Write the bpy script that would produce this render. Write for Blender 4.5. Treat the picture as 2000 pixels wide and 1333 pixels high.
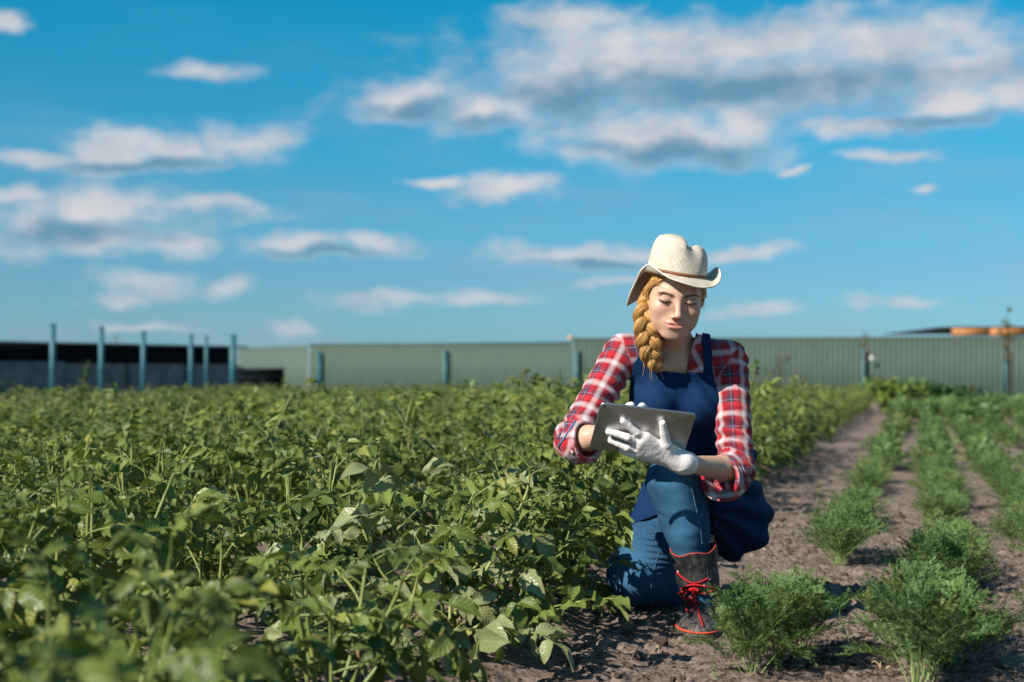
import bpy, math, random
import numpy as np
from mathutils import Vector, Matrix, Euler
R = math.radians
rng = np.random.default_rng(7)
random.seed(7)
for o in list(bpy.data.objects): bpy.data.objects.remove(o)
scene = bpy.context.scene
C = scene.collection

# ------------------------------------------------------------------ camera
FX, HZ, CH = 2778.0, 733.0, 0.795       # focal length in photo pixels, horizon row, camera height
cam_d = bpy.data.cameras.new('camera'); cam = bpy.data.objects.new('camera', cam_d); C.objects.link(cam)
cam.location = (0, 0, CH); cam.rotation_euler = (R(90), 0, 0)
cam_d.sensor_width = 36; cam_d.lens = 50; cam_d.shift_y = (HZ - 666.5) / 2000.0
cam_d.clip_start = 0.05; cam_d.clip_end = 3000
cam_d.dof.use_dof = True; cam_d.dof.focus_distance = 4.32; cam_d.dof.aperture_fstop = 2.6
scene.camera = cam

def at(u, v, Y):                         # a point of the place seen at photo pixel (u, v), Y metres ahead
    return np.array([(u - 1000) / FX * Y, Y, CH + (HZ - v) / FX * Y])

# ------------------------------------------------------------------ node helper
class NT:
    def __init__(s, nt): s.nt = nt; nt.nodes.clear()
    def n(s, t, ins=None, **kw):
        nd = s.nt.nodes.new(t)
        for k, v in kw.items(): setattr(nd, k, v)
        for k, v in (ins or {}).items():
            if isinstance(v, bpy.types.NodeSocket): s.nt.links.new(v, nd.inputs[k])
            elif v is not None: nd.inputs[k].default_value = v
        return nd
    def m(s, op, a, b=None, c=None, clamp=False):
        nd = s.n('ShaderNodeMath', {0: a}, operation=op, use_clamp=clamp)
        for i, x in ((1, b), (2, c)):
            if x is None: continue
            if isinstance(x, bpy.types.NodeSocket): s.nt.links.new(x, nd.inputs[i])
            else: nd.inputs[i].default_value = x
        return nd.outputs[0]
    def vm(s, op, a, b=None, c=None):
        nd = s.n('ShaderNodeVectorMath', operation=op)
        for i, x in enumerate((a, b, c)):
            if x is None: continue
            if isinstance(x, bpy.types.NodeSocket): s.nt.links.new(x, nd.inputs[i])
            else: nd.inputs[i].default_value = x
        return nd.outputs['Value'] if op in ('LENGTH', 'DOT_PRODUCT') else nd.outputs[0]
    def mix(s, f, a, b, blend='MIX'):
        nd = s.n('ShaderNodeMix', data_type='RGBA', blend_type=blend)
        for i, x in ((0, f), (6, a), (7, b)):
            if isinstance(x, bpy.types.NodeSocket): s.nt.links.new(x, nd.inputs[i])
            else: nd.inputs[i].default_value = (tuple(x) + (1,))[:4] if i else x
        return nd.outputs[2]
    def ss(s, x, lo, hi, to0=0.0, to1=1.0):
        return s.n('ShaderNodeMapRange', {0: x, 1: lo, 2: hi, 3: to0, 4: to1}, interpolation_type='SMOOTHSTEP').outputs[0]
    def noise(s, vec, scale, detail=3.0, rough=0.55, dist=0.0, out=0):
        return s.n('ShaderNodeTexNoise', {'Vector': vec, 'Scale': scale, 'Detail': detail, 'Roughness': rough, 'Distortion': dist}).outputs[out]
    def sep(s, v): return s.n('ShaderNodeSeparateXYZ', {0: v}).outputs
    def comb(s, x=0.0, y=0.0, z=0.0): return s.n('ShaderNodeCombineXYZ', {0: x, 1: y, 2: z}).outputs[0]
    def attr(s, name, out='Fac'): return s.n('ShaderNodeAttribute', attribute_name=name).outputs[out]
    def bump(s, h, strength=0.5, dist=0.01, normal=None):
        return s.n('ShaderNodeBump', {'Height': h, 'Strength': strength, 'Distance': dist, 'Normal': normal}).outputs[0]

def set_ramp(r_, stops, interp='LINEAR'):
    r_.interpolation = interp
    while len(r_.elements) > 1: r_.elements.remove(r_.elements[-1])
    r_.elements[0].position = stops[0][0]; r_.elements[0].color = tuple(stops[0][1]) + (1,)
    for ps, cl in stops[1:]: e = r_.elements.new(ps); e.color = tuple(cl) + (1,)
def material(name):
    m = bpy.data.materials.new(name); m.use_nodes = True
    return m, NT(m.node_tree)

def finish(t, color, rough=0.6, normal=None, spec=0.4, **kw):
    ins = {'Base Color': color if isinstance(color, bpy.types.NodeSocket) else (tuple(color) + (1,))[:4], 'Roughness': rough, 'Specular IOR Level': spec}
    if normal is not None: ins['Normal'] = normal
    ins.update(kw)
    b = t.n('ShaderNodeBsdfPrincipled', ins)
    t.n('ShaderNodeOutputMaterial', {0: b.outputs[0]})
    return b

# ------------------------------------------------------------------ world: daylight sky with fair-weather clouds
SUN = Vector((-0.62, -0.49, 0.60)).normalized()        # towards the sun
world = bpy.data.worlds.new('World'); scene.world = world; world.use_nodes = True
world.cycles.sampling_method = 'MANUAL'; world.cycles.sample_map_resolution = 256
CLOUDS = [  # centre and half axes, in photo pixels, of the clouds in view
    (1430,75,430,42),(1230,140,300,70),(1500,165,330,62),(1740,90,230,52),(1900,140,190,60),(780,195,120,38),(950,225,130,36),
    (1090,170,150,55),(1290,262,230,56),(1470,232,75,40),(1150,300,90,25),(1840,195,90,34),(1690,243,105,24),(1970,180,90,40),(1100,45,110,30),
    (235,285,85,40),(330,292,75,30),(482,278,90,38),(80,300,100,15),(60,437,80,34),(185,400,140,38),(45,372,75,16),(150,455,170,34),
    (332,470,75,26),(580,467,85,20),(735,470,85,18),(405,145,85,20),(20,45,28,16),(985,365,110,18),(860,352,55,10),
    (1130,497,190,20),(1250,495,60,20),(1440,500,100,13),(1190,548,55,11),(285,555,100,26),(465,560,45,21),(235,582,55,15),
    (740,592,100,16),(960,583,95,16),(570,642,46,12),(1470,610,80,13),(1750,595,65,12),(1545,322,30,9),(1800,376,24,8),(1740,308,80,12),(400,408,120,16),(290,636,80,9)]
wt = NT(world.node_tree)
gen = wt.n('ShaderNodeTexCoord').outputs['Generated']
sx, sy, sz = wt.sep(gen)
hor = wt.m('SQRT', wt.m('ADD', wt.m('MULTIPLY', sx, sx), wt.m('MULTIPLY', sy, sy)))
az = wt.m('ARCTAN2', sx, sy)
el = wt.m('DIVIDE', sz, wt.m('MAXIMUM', hor, 0.02))
P0 = wt.comb(az, el, 0.0)
BASES = [(1480,168,430,46),(1150,185,190,34),(1290,292,200,26),(800,212,115,20),(960,245,110,20),(1850,230,120,18),(150,448,190,28),(300,316,150,14),(640,488,150,12),(1180,513,180,12)]
def cloud_group(name, blobs, everywhere):
    g = bpy.data.node_groups.new(name, 'ShaderNodeTree')
    g.interface.new_socket('P', in_out='INPUT', socket_type='NodeSocketVector')
    g.interface.new_socket('D', in_out='OUTPUT', socket_type='NodeSocketFloat')
    gt = NT(g); gi = gt.n('NodeGroupInput').outputs[0]; acc = None
    for (u, v, ru, rv) in blobs:
        ca = math.atan((u - 1000) / FX); ce = (HZ - v) / FX * math.cos(ca); ra, re = ru / FX * 1.08, rv / FX * 1.15
        d = gt.m('SUBTRACT', 1.0, gt.vm('LENGTH', gt.vm('MULTIPLY_ADD', gi, (1 / ra, 1 / re, 0), (-ca / ra, -ce / re, 0))))
        acc = d if acc is None else gt.m('SMOOTH_MAX', acc, d, 0.25)
    # beyond the frame: the same kind of scattered cloud all round
    n1 = gt.noise(gt.vm('MULTIPLY', gi, (1.0, 2.3, 1.0)), 2.6, 2.0); px, py, pz = gt.sep(gi)
    outside = gt.m('MAXIMUM', gt.ss(gt.m('ABSOLUTE', px), 0.42, 0.6), gt.ss(py, 0.30, 0.42))
    acc = gt.m('MAXIMUM', acc, gt.m('ADD', gt.m('MULTIPLY', outside, gt.m('MULTIPLY_ADD', n1, 3.2, everywhere + 2.0)), -2.0))
    gt.n('NodeGroupOutput', {0: acc}); return g
g_top = cloud_group('cloud_field', CLOUDS, -1.85); g_base = cloud_group('cloud_base_field', BASES, -2.25)
def field(vec, g):
    nd = wt.n('ShaderNodeGroup'); nd.node_tree = g; wt.nt.links.new(vec, nd.inputs[0]); return nd.outputs[0]
nz = wt.noise(wt.vm('MULTIPLY', P0, (1.0, 1.7, 1.0)), 15.0, 3.0, 0.55, out=1)
wob = wt.vm('MULTIPLY', wt.vm('SUBTRACT', nz, (0.5, 0.5, 0.5)), (0.060, 0.034, 0.0))
Pw = wt.vm('ADD', P0, wob)
f2 = wt.noise(wt.vm('MULTIPLY', P0, (1.0, 1.6, 1.0)), 30.0, 4.0, 0.55)
f3 = wt.noise(wt.vm('MULTIPLY', P0, (1.0, 1.5, 1.0)), 21.0, 3.0, 0.5)
D1 = wt.m('ADD', field(Pw, g_top), wt.m('MULTIPLY_ADD', f2, 1.6, -0.74))
D2 = wt.m('ADD', field(Pw, g_base), wt.m('MULTIPLY_ADD', f3, 1.9, -0.98))
shade = wt.m('MAXIMUM', wt.ss(D2, -0.50, 0.85, 0, .95), wt.ss(f3, 0.30, 0.75, 0.0, 0.42))
alpha = wt.m('MAXIMUM', wt.ss(D1, -0.38, 0.92), wt.ss(D2, -0.30, 0.75, 0, .90))
veil = wt.m('MULTIPLY', wt.ss(wt.noise(wt.vm('MULTIPLY', P0, (1.0, 4.5, 1.0)), 5.0, 5.0, 0.6), 0.42, 0.72, 0, 0.42), wt.ss(el, 0.30, 0.0))
sky = wt.n('ShaderNodeTexSky', sky_type='NISHITA', sun_disc=False, sun_elevation=math.asin(SUN.z), sun_rotation=math.atan2(SUN.x, SUN.y), altitude=100, air_density=1.0, dust_density=0.25, ozone_density=2.2).outputs[0]
rp = wt.n('ShaderNodeValToRGB', {0: wt.m('MULTIPLY', el, 2.5)}); set_ramp(rp.color_ramp, [(0.0, (.28, .54, .87)), (.16, (.30, .60, .83)), (.27, (.26, .69, .86)), (.42, (.14, .78, .95)), (.72, (.03, .86, .99))], 'EASE')
deep = rp.outputs[0]
skyc = wt.mix(1.0, sky, deep, 'MULTIPLY')
ccol = wt.mix(shade, (6.3, 6.2, 6.4), (1.10, 2.55, 3.9))
skyc = wt.mix(veil, skyc, (3.0, 4.0, 5.0))
col = wt.mix(wt.m('MULTIPLY', alpha, wt.ss(el, 0.0, 0.12, 0.55, 0.97)), skyc, ccol)
bg = wt.n('ShaderNodeBackground', {0: col, 1: 0.074})
wt.n('ShaderNodeOutputWorld', {0: bg.outputs[0]})

# ------------------------------------------------------------------ sun, exposure
sd = bpy.data.lights.new('sun', 'SUN'); so = bpy.data.objects.new('sun', sd); C.objects.link(so)
sd.energy = 5.0; sd.angle = R(0.5); sd.color = (1.0, 0.93, 0.82)
so.rotation_euler = SUN.to_track_quat('Z', 'Y').to_euler(); so.location = (-5, -3, 8)
vs = scene.view_settings
vs.view_transform = 'Standard'; vs.look = 'None'; vs.gamma = 1; vs.exposure = 0.60; vs.use_curve_mapping = False
scene.cycles.max_bounces = 6; scene.cycles.transparent_max_bounces = 8; scene.cycles.use_denoising = True

# ------------------------------------------------------------------ mesh helpers
def mk_mesh(name, v, f, mats=(), smooth=True, attrs=None, uv=None, mi=None):
    """v (n,3); f (m,3|4) array or a list of such arrays; attrs {name: per-vertex float or 3-vector}"""
    if not isinstance(f, (list, tuple)): f = [f]
    f = [np.asarray(a, np.int32) for a in f if len(a)]
    me = bpy.data.meshes.new(name)
    v = np.asarray(v, np.float32)
    me.vertices.add(len(v)); me.vertices.foreach_set('co', v.ravel())
    loops = np.concatenate([a.ravel() for a in f]); tot = np.concatenate([np.full(len(a), a.shape[1], np.int32) for a in f])
    me.loops.add(len(loops)); me.loops.foreach_set('vertex_index', loops)
    me.polygons.add(len(tot)); me.polygons.foreach_set('loop_start', np.concatenate([[0], np.cumsum(tot)[:-1]]).astype(np.int32))
    if smooth: me.polygons.foreach_set('use_smooth', np.ones(len(tot), bool))
    for m in mats: me.materials.append(m)
    if mi is not None: me.polygons.foreach_set('material_index', np.asarray(mi, np.int32))
    for k, a in (attrs or {}).items():
        a = np.asarray(a, np.float32)
        if a.ndim == 1:
            at_ = me.attributes.new(k, 'FLOAT', 'POINT'); at_.data.foreach_set('value', a)
        else:
            at_ = me.attributes.new(k, 'FLOAT_VECTOR', 'POINT'); at_.data.foreach_set('vector', a.ravel())
    me.update(calc_edges=True); me.validate()
    return me

def link(name, me, parent=None, loc=None, **props):
    o = bpy.data.objects.new(name, me); C.objects.link(o)
    if parent is not None: o.parent = parent
    if loc is not None: o.location = loc
    for k, v in props.items(): o[k] = v
    return o

def thing(name, label, cat, loc=(0, 0, 0), rz=0.0, group=None):
    o = bpy.data.objects.new(name, None); C.objects.link(o)
    o.location = loc; o.rotation_euler = (0, 0, rz); o['label'] = label; o['category'] = cat
    o.empty_display_size = 0.1
    if group: o['group'] = group
    return o

class Geo:                                # gathers vertices and faces of one mesh
    def __init__(s): s.v = []; s.q = []; s.t = []; s.n = 0; s.a = {}; s.mq = []; s.mt = []
    def add(s, v, q=None, t=None, m=0, **attrs):
        v = np.asarray(v, float)
        if q is not None and len(q): s.q.append(np.asarray(q) + s.n); s.mq += [m] * len(q)
        if t is not None and len(t): s.t.append(np.asarray(t) + s.n); s.mt += [m] * len(t)
        for k, x in attrs.items(): s.a.setdefault(k, []).append((s.n, np.broadcast_to(np.asarray(x, float), (len(v),) + np.asarray(x, float).shape[1:] if np.asarray(x).ndim else (len(v),))))
        s.v.append(v); s.n += len(v)
    def mesh(s, name, mats, smooth=True):
        f = []
        if s.q: f.append(np.concatenate(s.q))
        if s.t: f.append(np.concatenate(s.t))
        at_ = {}
        for k, L in s.a.items():
            arr = np.zeros((s.n,) + L[0][1].shape[1:])
            for st, x in L: arr[st:st + len(x)] = x
            at_[k] = arr
        return mk_mesh(name, np.concatenate(s.v), f, mats, smooth, at_, mi=(s.mq if s.q else []) + (s.mt if s.t else []))

def frames(pts):
    """parallel-transport frames along a polyline"""
    pts = np.asarray(pts, float); T = np.gradient(pts, axis=0); T /= np.linalg.norm(T, axis=1)[:, None] + 1e-12
    a = np.array([0, 0, 1.0]) if abs(T[0][2]) < 0.9 else np.array([1.0, 0, 0])
    N = np.cross(T[0], a); N /= np.linalg.norm(N); out = []
    for t in T:
        N = N - t * (N @ t); N /= np.linalg.norm(N) + 1e-12
        out.append((N.copy(), np.cross(t, N)))
    return np.array([o[0] for o in out]), np.array([o[1] for o in out]), T

def tube(pts, r, k=6, cap=True):
    pts = np.asarray(pts, float); n = len(pts); r = np.broadcast_to(np.asarray(r, float), (n,))
    N, B, T = frames(pts)
    a = np.arange(k) * 2 * math.pi / k
    v = pts[:, None] + r[:, None, None] * (np.cos(a)[None, :, None] * N[:, None] + np.sin(a)[None, :, None] * B[:, None])
    v = v.reshape(-1, 3)
    i, j = np.meshgrid(np.arange(n - 1), np.arange(k), indexing='ij'); i = i.ravel(); j = j.ravel(); j2 = (j + 1) % k
    q = np.stack([i * k + j, (i + 1) * k + j, (i + 1) * k + j2, i * k + j2], 1)[:, ::-1]
    t = None
    if cap:
        v = np.concatenate([v, pts[:1], pts[-1:]]); c0, c1 = n * k, n * k + 1
        jj = np.arange(k); t = np.concatenate([np.stack([np.full(k, c0), jj, (jj + 1) % k], 1), np.stack([np.full(k, c1), (n - 1) * k + (jj + 1) % k, (n - 1) * k + jj], 1)])
    return v, q, t

BOXQ = np.array([[0,2,3,1],[4,5,7,6],[0,1,5,4],[2,6,7,3],[0,4,6,2],[1,3,7,5]])
def boxv(c, s, M=None):
    c = np.asarray(c, float); s = np.asarray(s, float) / 2
    v = np.array([[x, y, z] for z in (-1, 1) for y in (-1, 1) for x in (-1, 1)]) * s
    if M is not None: v = v @ np.asarray(M).T
    return v + c, BOXQ

def _h(ix, iy, iz):
    with np.errstate(over='ignore'):
        h = (ix.astype(np.int64) * 374761393 + iy.astype(np.int64) * 668265263 + iz.astype(np.int64) * 2147483647) & 0xffffffff
        h = ((h ^ (h >> 13)) * 1274126177) & 0xffffffff
        h = (h ^ (h >> 16)) & 0xffffffff
    return h / 4294967295.0
def vnoise(p, seed=0):
    """value noise in [-1, 1] at points (n,3)"""
    f = np.floor(p); w = p - f; w = w * w * (3 - 2 * w); i = f.astype(np.int64); i[:, 2] += seed * 57
    r = 0
    for dx in (0, 1):
        for dy in (0, 1):
            for dz in (0, 1):
                k = (w[:, 0] if dx else 1 - w[:, 0]) * (w[:, 1] if dy else 1 - w[:, 1]) * (w[:, 2] if dz else 1 - w[:, 2])
                r = r + k * _h(i[:, 0] + dx, i[:, 1] + dy, i[:, 2] + dz)
    return r * 2 - 1
def fbm(p, octaves=4, seed=0, gain=0.5):
    r = 0; a = 1.0
    for o in range(octaves):
        r = r + a * vnoise(p * 2.0 ** o + 13.7 * o, seed + o); a *= gain; p = p @ FR
    return r
FR = np.array(Euler((.5, .7, 1.1)).to_matrix())
def worley(x, y, seed=0):
    ix, iy = np.floor(x), np.floor(y); best = np.full(len(x), 9.0); hid = np.zeros(len(x))
    for dx in (-1, 0, 1):
        for dy in (-1, 0, 1):
            cx, cy = (ix + dx).astype(np.int64), (iy + dy).astype(np.int64); z = cx * 0 + seed
            d = (cx + _h(cx, cy, z) - x) ** 2 + (cy + _h(cx, cy, z + 7) - y) ** 2; m = d < best
            best = np.where(m, d, best); hid = np.where(m, _h(cx, cy, z + 19), hid)
    return np.sqrt(best), hid

# ------------------------------------------------------------------ the lie of the land
ROW = 0.288                              # rows run away to the right: x grows 0.288 m per metre ahead
def x0_of(x, y): return x - ROW * y
def ground_h(x, y, fine=True):
    x = np.asarray(x, float); y = np.asarray(y, float); c = x0_of(x, y)
    pot = np.where(c < -0.98, 0.045 * np.cos((c + 1.34) / 0.73 * 2 * math.pi) + 0.02, 0)
    t = np.clip((c + 1.02) / 0.10, 0, 1); pot = pot * (1 - t)
    p3 = np.stack([x, y, 0 * x], 1)
    near = np.clip(1.6 - y / 12, 0.2, 1)
    h = pot + 0.016 * fbm(p3 * 2.1, 3, 3)
    if fine:
        h = h + near * 0.006 * fbm(p3 * 7, 3, 5)
        m = (y < 9) & (y > 2) & (np.abs(x) < 4)
        if m.any():
            wx = x[m] + .012 * vnoise(p3[m] * 30, 3); wy = y[m] + .012 * vnoise(p3[m] * 30, 4); amt = np.clip(vnoise(p3[m] * 3.3, 8) + .55, 0.12, 1.2)
            for fr, am in ((15, .026), (33, .016), (62, .008)):
                d, hid = worley(wx * fr, wy * fr, int(fr)); h[m] = h[m] + am * amt * np.clip(.60 - d, 0, .38) * 1.9 * np.clip(hid * 1.9 - .75, 0, 1)
            h[m] = h[m] + 0.003 * fbm(p3[m] * 70, 2, 11)
    return h
def gh(x, y): return float(ground_h(np.array([x]), np.array([y]), False)[0])

soil_m, t = material('dry_soil')
tc = t.n('ShaderNodeTexCoord').outputs['Object']
n1 = t.noise(tc, 1.3, 4); n2 = t.noise(tc, 34, 6, 0.7); n3 = t.noise(tc, 150, 4, 0.7); vor = t.n('ShaderNodeTexVoronoi', {'Vector': tc, 'Scale': 46.0, 'Randomness': 1.0}).outputs[0]
c = t.mix(t.ss(n2, 0.3, 0.72), (0.115, 0.086, 0.072), (0.330, 0.250, 0.205))
c = t.mix(t.ss(n1, 0.42, 0.68, 0.0, 0.5), c, (0.19, 0.136, 0.115))
c = t.mix(t.ss(n3, 0.66, 0.74, 0, 0.55), c, (0.42, 0.36, 0.30))
hh = t.m('ADD', t.m('MULTIPLY', n2, 1.0), t.m('ADD', t.m('MULTIPLY', n3, 0.45), t.m('MULTIPLY', vor, -0.5)))
finish(t, c, 0.95, t.bump(hh, 1.0, 0.014), 0.15)

def grid(xs, ys):
    X, Y = np.meshgrid(xs, ys, indexing='ij'); nx, ny = len(xs), len(ys)
    i, j = np.meshgrid(np.arange(nx - 1), np.arange(ny - 1), indexing='ij'); i = i.ravel(); j = j.ravel()
    q = np.stack([i * ny + j, (i + 1) * ny + j, (i + 1) * ny + j + 1, i * ny + j + 1], 1)
    return X.ravel(), Y.ravel(), q
def spaced(pairs):
    out = [pairs[0][0]]
    for (a, st), (b, _) in zip(pairs, pairs[1:]):
        n = max(1, int(round((b - a) / st))); out += list(np.linspace(a, b, n + 1)[1:])
    return np.array(out)
xs = spaced([(-900, 160), (-100, 15), (-25, 1.2), (-6, .12), (-1.2, .03), (-.15, .0095), (2.3, .02), (4, .08), (9, .5), (20, 5), (60, 60), (900, 1)])
ys = spaced([(-300, 60), (-5, 1), (1.5, .06), (2.9, .0095), (6.2, .02), (9, .06), (16, .25), (40, 2), (80, 40), (1800, 1)])
X, Y_, q = grid(xs, ys)
Zg = ground_h(X, Y_)
ground = link('ground', mk_mesh('ground', np.stack([X, Y_, Zg], 1), q, [soil_m]), kind='structure')
# ------------------------------------------------------------------ far things: fence, posts, sheds, roof
def paint(name, col, rough=0.5, spec=0.4, var=0.25, scale=3.0, **kw):
    m, t = material(name)
    tc = t.n('ShaderNodeTexCoord').outputs['Object']
    n = t.noise(tc, scale, 5, 0.65)
    dark = tuple(x * (1 - var) for x in col); lite = tuple(min(1, x * (1 + var)) for x in col)
    c = t.mix(t.ss(n, 0.3, 0.7), dark, lite)
    finish(t, c, rough, t.bump(t.noise(tc, scale * 12, 3), 0.15, 0.01), spec, **kw)
    return m
green_m = paint('green_sheet_paint', (0.037, 0.067, 0.049), 0.55, 0.4, 0.16, 0.9)
teal_m = paint('teal_paint', (0.020, 0.115, 0.145), 0.5, 0.4, 0.3, 5)
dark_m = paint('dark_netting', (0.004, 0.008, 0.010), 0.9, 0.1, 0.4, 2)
grey_m = paint('dusty_grey_sheet', (0.085, 0.115, 0.13), 0.6, 0.4, 0.35, 1.2)
wood_m = paint('orange_timber', (0.42, 0.17, 0.05), 0.6, 0.3, 0.25, 2)
roof_m = paint('dark_roofing', (0.03, 0.03, 0.04), 0.6, 0.3, 0.3, 2)
white_m = paint('white_plastic', (0.75, 0.72, 0.66), 0.5, 0.4, 0.1, 8)
brick_m = paint('pale_render', (0.35, 0.30, 0.25), 0.9, 0.2, 0.2, 2)

def corrugated(width, height, ribs, top=None):
    """one trapezoid-ribbed steel sheet, x 0..width, z 0..height"""
    prof = []; p = width / ribs
    for k in range(ribs):
        for a, d in ((0, 0), (.28, 0), (.42, -.05), (.72, -.05), (.86, 0)): prof.append((p * (k + a), d))
    prof.append((width, 0)); prof = np.array(prof); n = len(prof); v = []
    for dy in (0, .0015):
        for z in (0, 1): v.append(np.stack([prof[:, 0], prof[:, 1] + dy, np.full(n, z * height)], 1))
    v = np.concatenate(v); i = np.arange(n - 1)
    q = np.concatenate([np.stack([i, i + 1, n + i + 1, n + i], 1), np.stack([2*n + i, 3*n + i, 3*n + i + 1, 2*n + i + 1], 1), np.stack([n + i, n + i + 1, 3*n + i + 1, 3*n + i], 1)])
    return v, q
sheet_v, sheet_q = corrugated(1.15, 1.0, 7)
sheet_me = mk_mesh('sheet', sheet_v, sheet_q, [green_m], smooth=False)

def fence(A, B, hgt, label, z0=-0.03):
    A = np.array(A, float); B = np.array(B, float); L = np.linalg.norm(B - A); n = int(round(L / 1.15)); d = (B - A) / L
    ang = math.atan2(d[1], d[0])
    root = thing('corrugated_fence', label, 'fence', (A[0], A[1], 0), ang)
    for k in range(n):
        o = link('sheet', sheet_me, root, (k * L / n, random.uniform(-.006, .006), z0 + random.uniform(-.02, .02)))
        o.scale = (L / n / 1.15, 1, hgt)
    for z in (0.35, hgt - 0.35):
        v, qq = boxv((L / 2, 0.035, z), (L, 0.04, 0.05)); link('rail', mk_mesh('rail', v, qq, [roof_m], False), root)
    v, qq = boxv((L / 2, 0.0, hgt - 0.03 + 0.004), (L, 0.07, 0.035)); link('top_cap', mk_mesh('top_cap', v, qq, [green_m], False), root)
    return root, L, ang
F0, F1, F2 = at(605, 0, 50.3)[:2], at(1117, 0, 47.1)[:2], at(2000, 0, 45.1)[:2]
F3 = F2 + (F2 - F1) * 1.5
fA, LA, _ = fence(F0, F1, 1.90, 'lower left stretch of the green corrugated steel fence behind the potato field')
fB, LB, _ = fence(F1 + np.array([0.03, -0.01]), F3, 2.03, 'long taller stretch of green corrugated steel fence behind the woman and carrot rows')
FL = at(466, 0, 57.0)[:2]
fC, LC, _ = fence(FL, F0 + np.array([-0.12, 0.35]), 1.86, 'short far stretch of paler green corrugated fence beside the dark shed')

def post_mesh(h, w=0.09, m=teal_m):
    g = Geo(); v, qq = boxv((0, 0, h / 2 - .1), (w, w, h + .2)); g.add(v, qq); 
    v, qq = boxv((0, 0, h + .012), (w + .012, w + .012, .024)); g.add(v, qq)
    return g.mesh('post', [m], False)
pm = post_mesh(1.62, 0.085)
for (u, f) in ((628, 'fence'), (873, ''), (1125, ''), (1683, ''), (1960, '')):
    for (a, b, root) in ((F0, F1, fA), (F1, F3, fB)):
        # intersect the sight line with the fence line
        k = (u - 1000) / FX; s = (a[0] - k * a[1]) / ((k * (b[1] - a[1])) - (b[0] - a[0]))
        if 0 <= s <= 1:
            L = np.linalg.norm(b - a); o = link('post', pm, root, (s * L, -0.14, 0))

tall = [(103, 635, 39.5, 'tallest and leftmost'), (198, 641, 41.5, 'second from the left'), (280, 649, 44.5, 'third from the left'),
        (373, 655, 48.0, 'fourth from the left'), (403, 657, 52.5, 'thin paler fifth'), (455, 656, 49.5, 'rightmost and thickest')]
where = ['in front of the dark shed at its far left', 'with a bushy stalk to its left', 'before the middle of the dark shed', 'just left of a thinner post', 'between two thicker posts', 'at the right end of the dark shed']
for (u, v, Yp, w), wh in zip(tall, where):
    p = at(u, v, Yp); h = p[2]; wd = 0.125 if u != 403 else 0.10
    if u == 455: wd = 0.19
    g = Geo(); vv, qq = boxv((0, 0, h / 2 - .1), (wd, wd, h + .2)); g.add(vv, qq)
    vv, qq = boxv((0, 0, h + .015), (wd + .03, wd + .03, .03)); g.add(vv, qq)
    vv, qq = boxv((0, -wd/2 - .012, h * .45), (wd + .02, .02, .05)); g.add(vv, qq)
    o = link('post', g.mesh('teal_post', [teal_m], False), None, (p[0], Yp, 0)); o.name = 'teal_post'
    o['label'] = f'{w} teal steel post, {wh}'; o['category'] = 'post'; o['group'] = 'teal posts before the dark shed'

# dark shade-net shed on the left
S0, S1 = at(-700, 0, 44)[:2], at(462, 0, 64)[:2]
d = S1 - S0; Ls = np.linalg.norm(d); an = math.atan2(d[1], d[0])
shed = thing('dark_shed', 'long low dark shed with open black front behind the teal posts', 'shed', (S0[0], S0[1], 0), an)
h0 = 2.02
def part(name, parent, m, *boxes):
    g = Geo()
    for c_, s_ in boxes: v, qq = boxv(c_, s_); g.add(v, qq)
    return link(name, g.mesh(name, [m], False), parent)
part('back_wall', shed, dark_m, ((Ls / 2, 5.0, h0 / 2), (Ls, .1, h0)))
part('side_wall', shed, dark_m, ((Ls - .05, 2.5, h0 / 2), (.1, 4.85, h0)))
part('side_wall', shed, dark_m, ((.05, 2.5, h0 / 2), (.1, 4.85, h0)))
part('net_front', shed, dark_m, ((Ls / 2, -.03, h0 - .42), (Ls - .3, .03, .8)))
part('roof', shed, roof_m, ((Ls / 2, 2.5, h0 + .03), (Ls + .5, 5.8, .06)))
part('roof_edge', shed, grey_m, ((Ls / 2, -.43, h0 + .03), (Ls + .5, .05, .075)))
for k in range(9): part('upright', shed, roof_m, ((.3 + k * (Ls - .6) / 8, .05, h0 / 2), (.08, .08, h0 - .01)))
for k in range(7):
    w_ = (Ls - 3.5) / 7; g = Geo()
    nx = 12; xx = np.linspace(0, w_ - .03, nx); zz = np.linspace(0, 1.28 + random.uniform(-.05, .05), 5)
    X1, Z1 = np.meshgrid(xx, zz, indexing='ij'); Yw = 0.05 * np.sin(X1 * 3.1 + k) * np.sin(Z1 * 2)
    v = np.stack([X1.ravel() + 2.9 + k * w_, Yw.ravel() - .75, Z1.ravel()], 1); i, j = np.meshgrid(np.arange(nx - 1), np.arange(4), indexing='ij'); i = i.ravel(); j = j.ravel()
    qq = np.stack([i * 5 + j, (i + 1) * 5 + j, (i + 1) * 5 + j + 1, i * 5 + j + 1], 1)
    g.add(v, qq); g.add(v + [0, .02, 0], qq[:, ::-1])
    link('plastic_sheet', g.mesh('plastic_sheet', [grey_m]), shed)
# black low bin right of it
p = at(512, 0, 53)
bin_ = thing('compost_bin', 'low black slatted compost bin beside the right end of the dark shed', 'bin', (p[0], 53, 0), 0.08)
for k in range(4):
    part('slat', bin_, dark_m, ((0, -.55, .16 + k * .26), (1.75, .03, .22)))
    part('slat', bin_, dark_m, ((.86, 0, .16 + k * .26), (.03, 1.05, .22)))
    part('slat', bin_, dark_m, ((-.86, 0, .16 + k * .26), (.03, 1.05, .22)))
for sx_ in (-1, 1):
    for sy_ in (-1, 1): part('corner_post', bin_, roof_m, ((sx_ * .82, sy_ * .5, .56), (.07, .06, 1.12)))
part('fill', bin_, dark_m, ((0, 0, .5), (1.55, .9, 1.0)))

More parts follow.
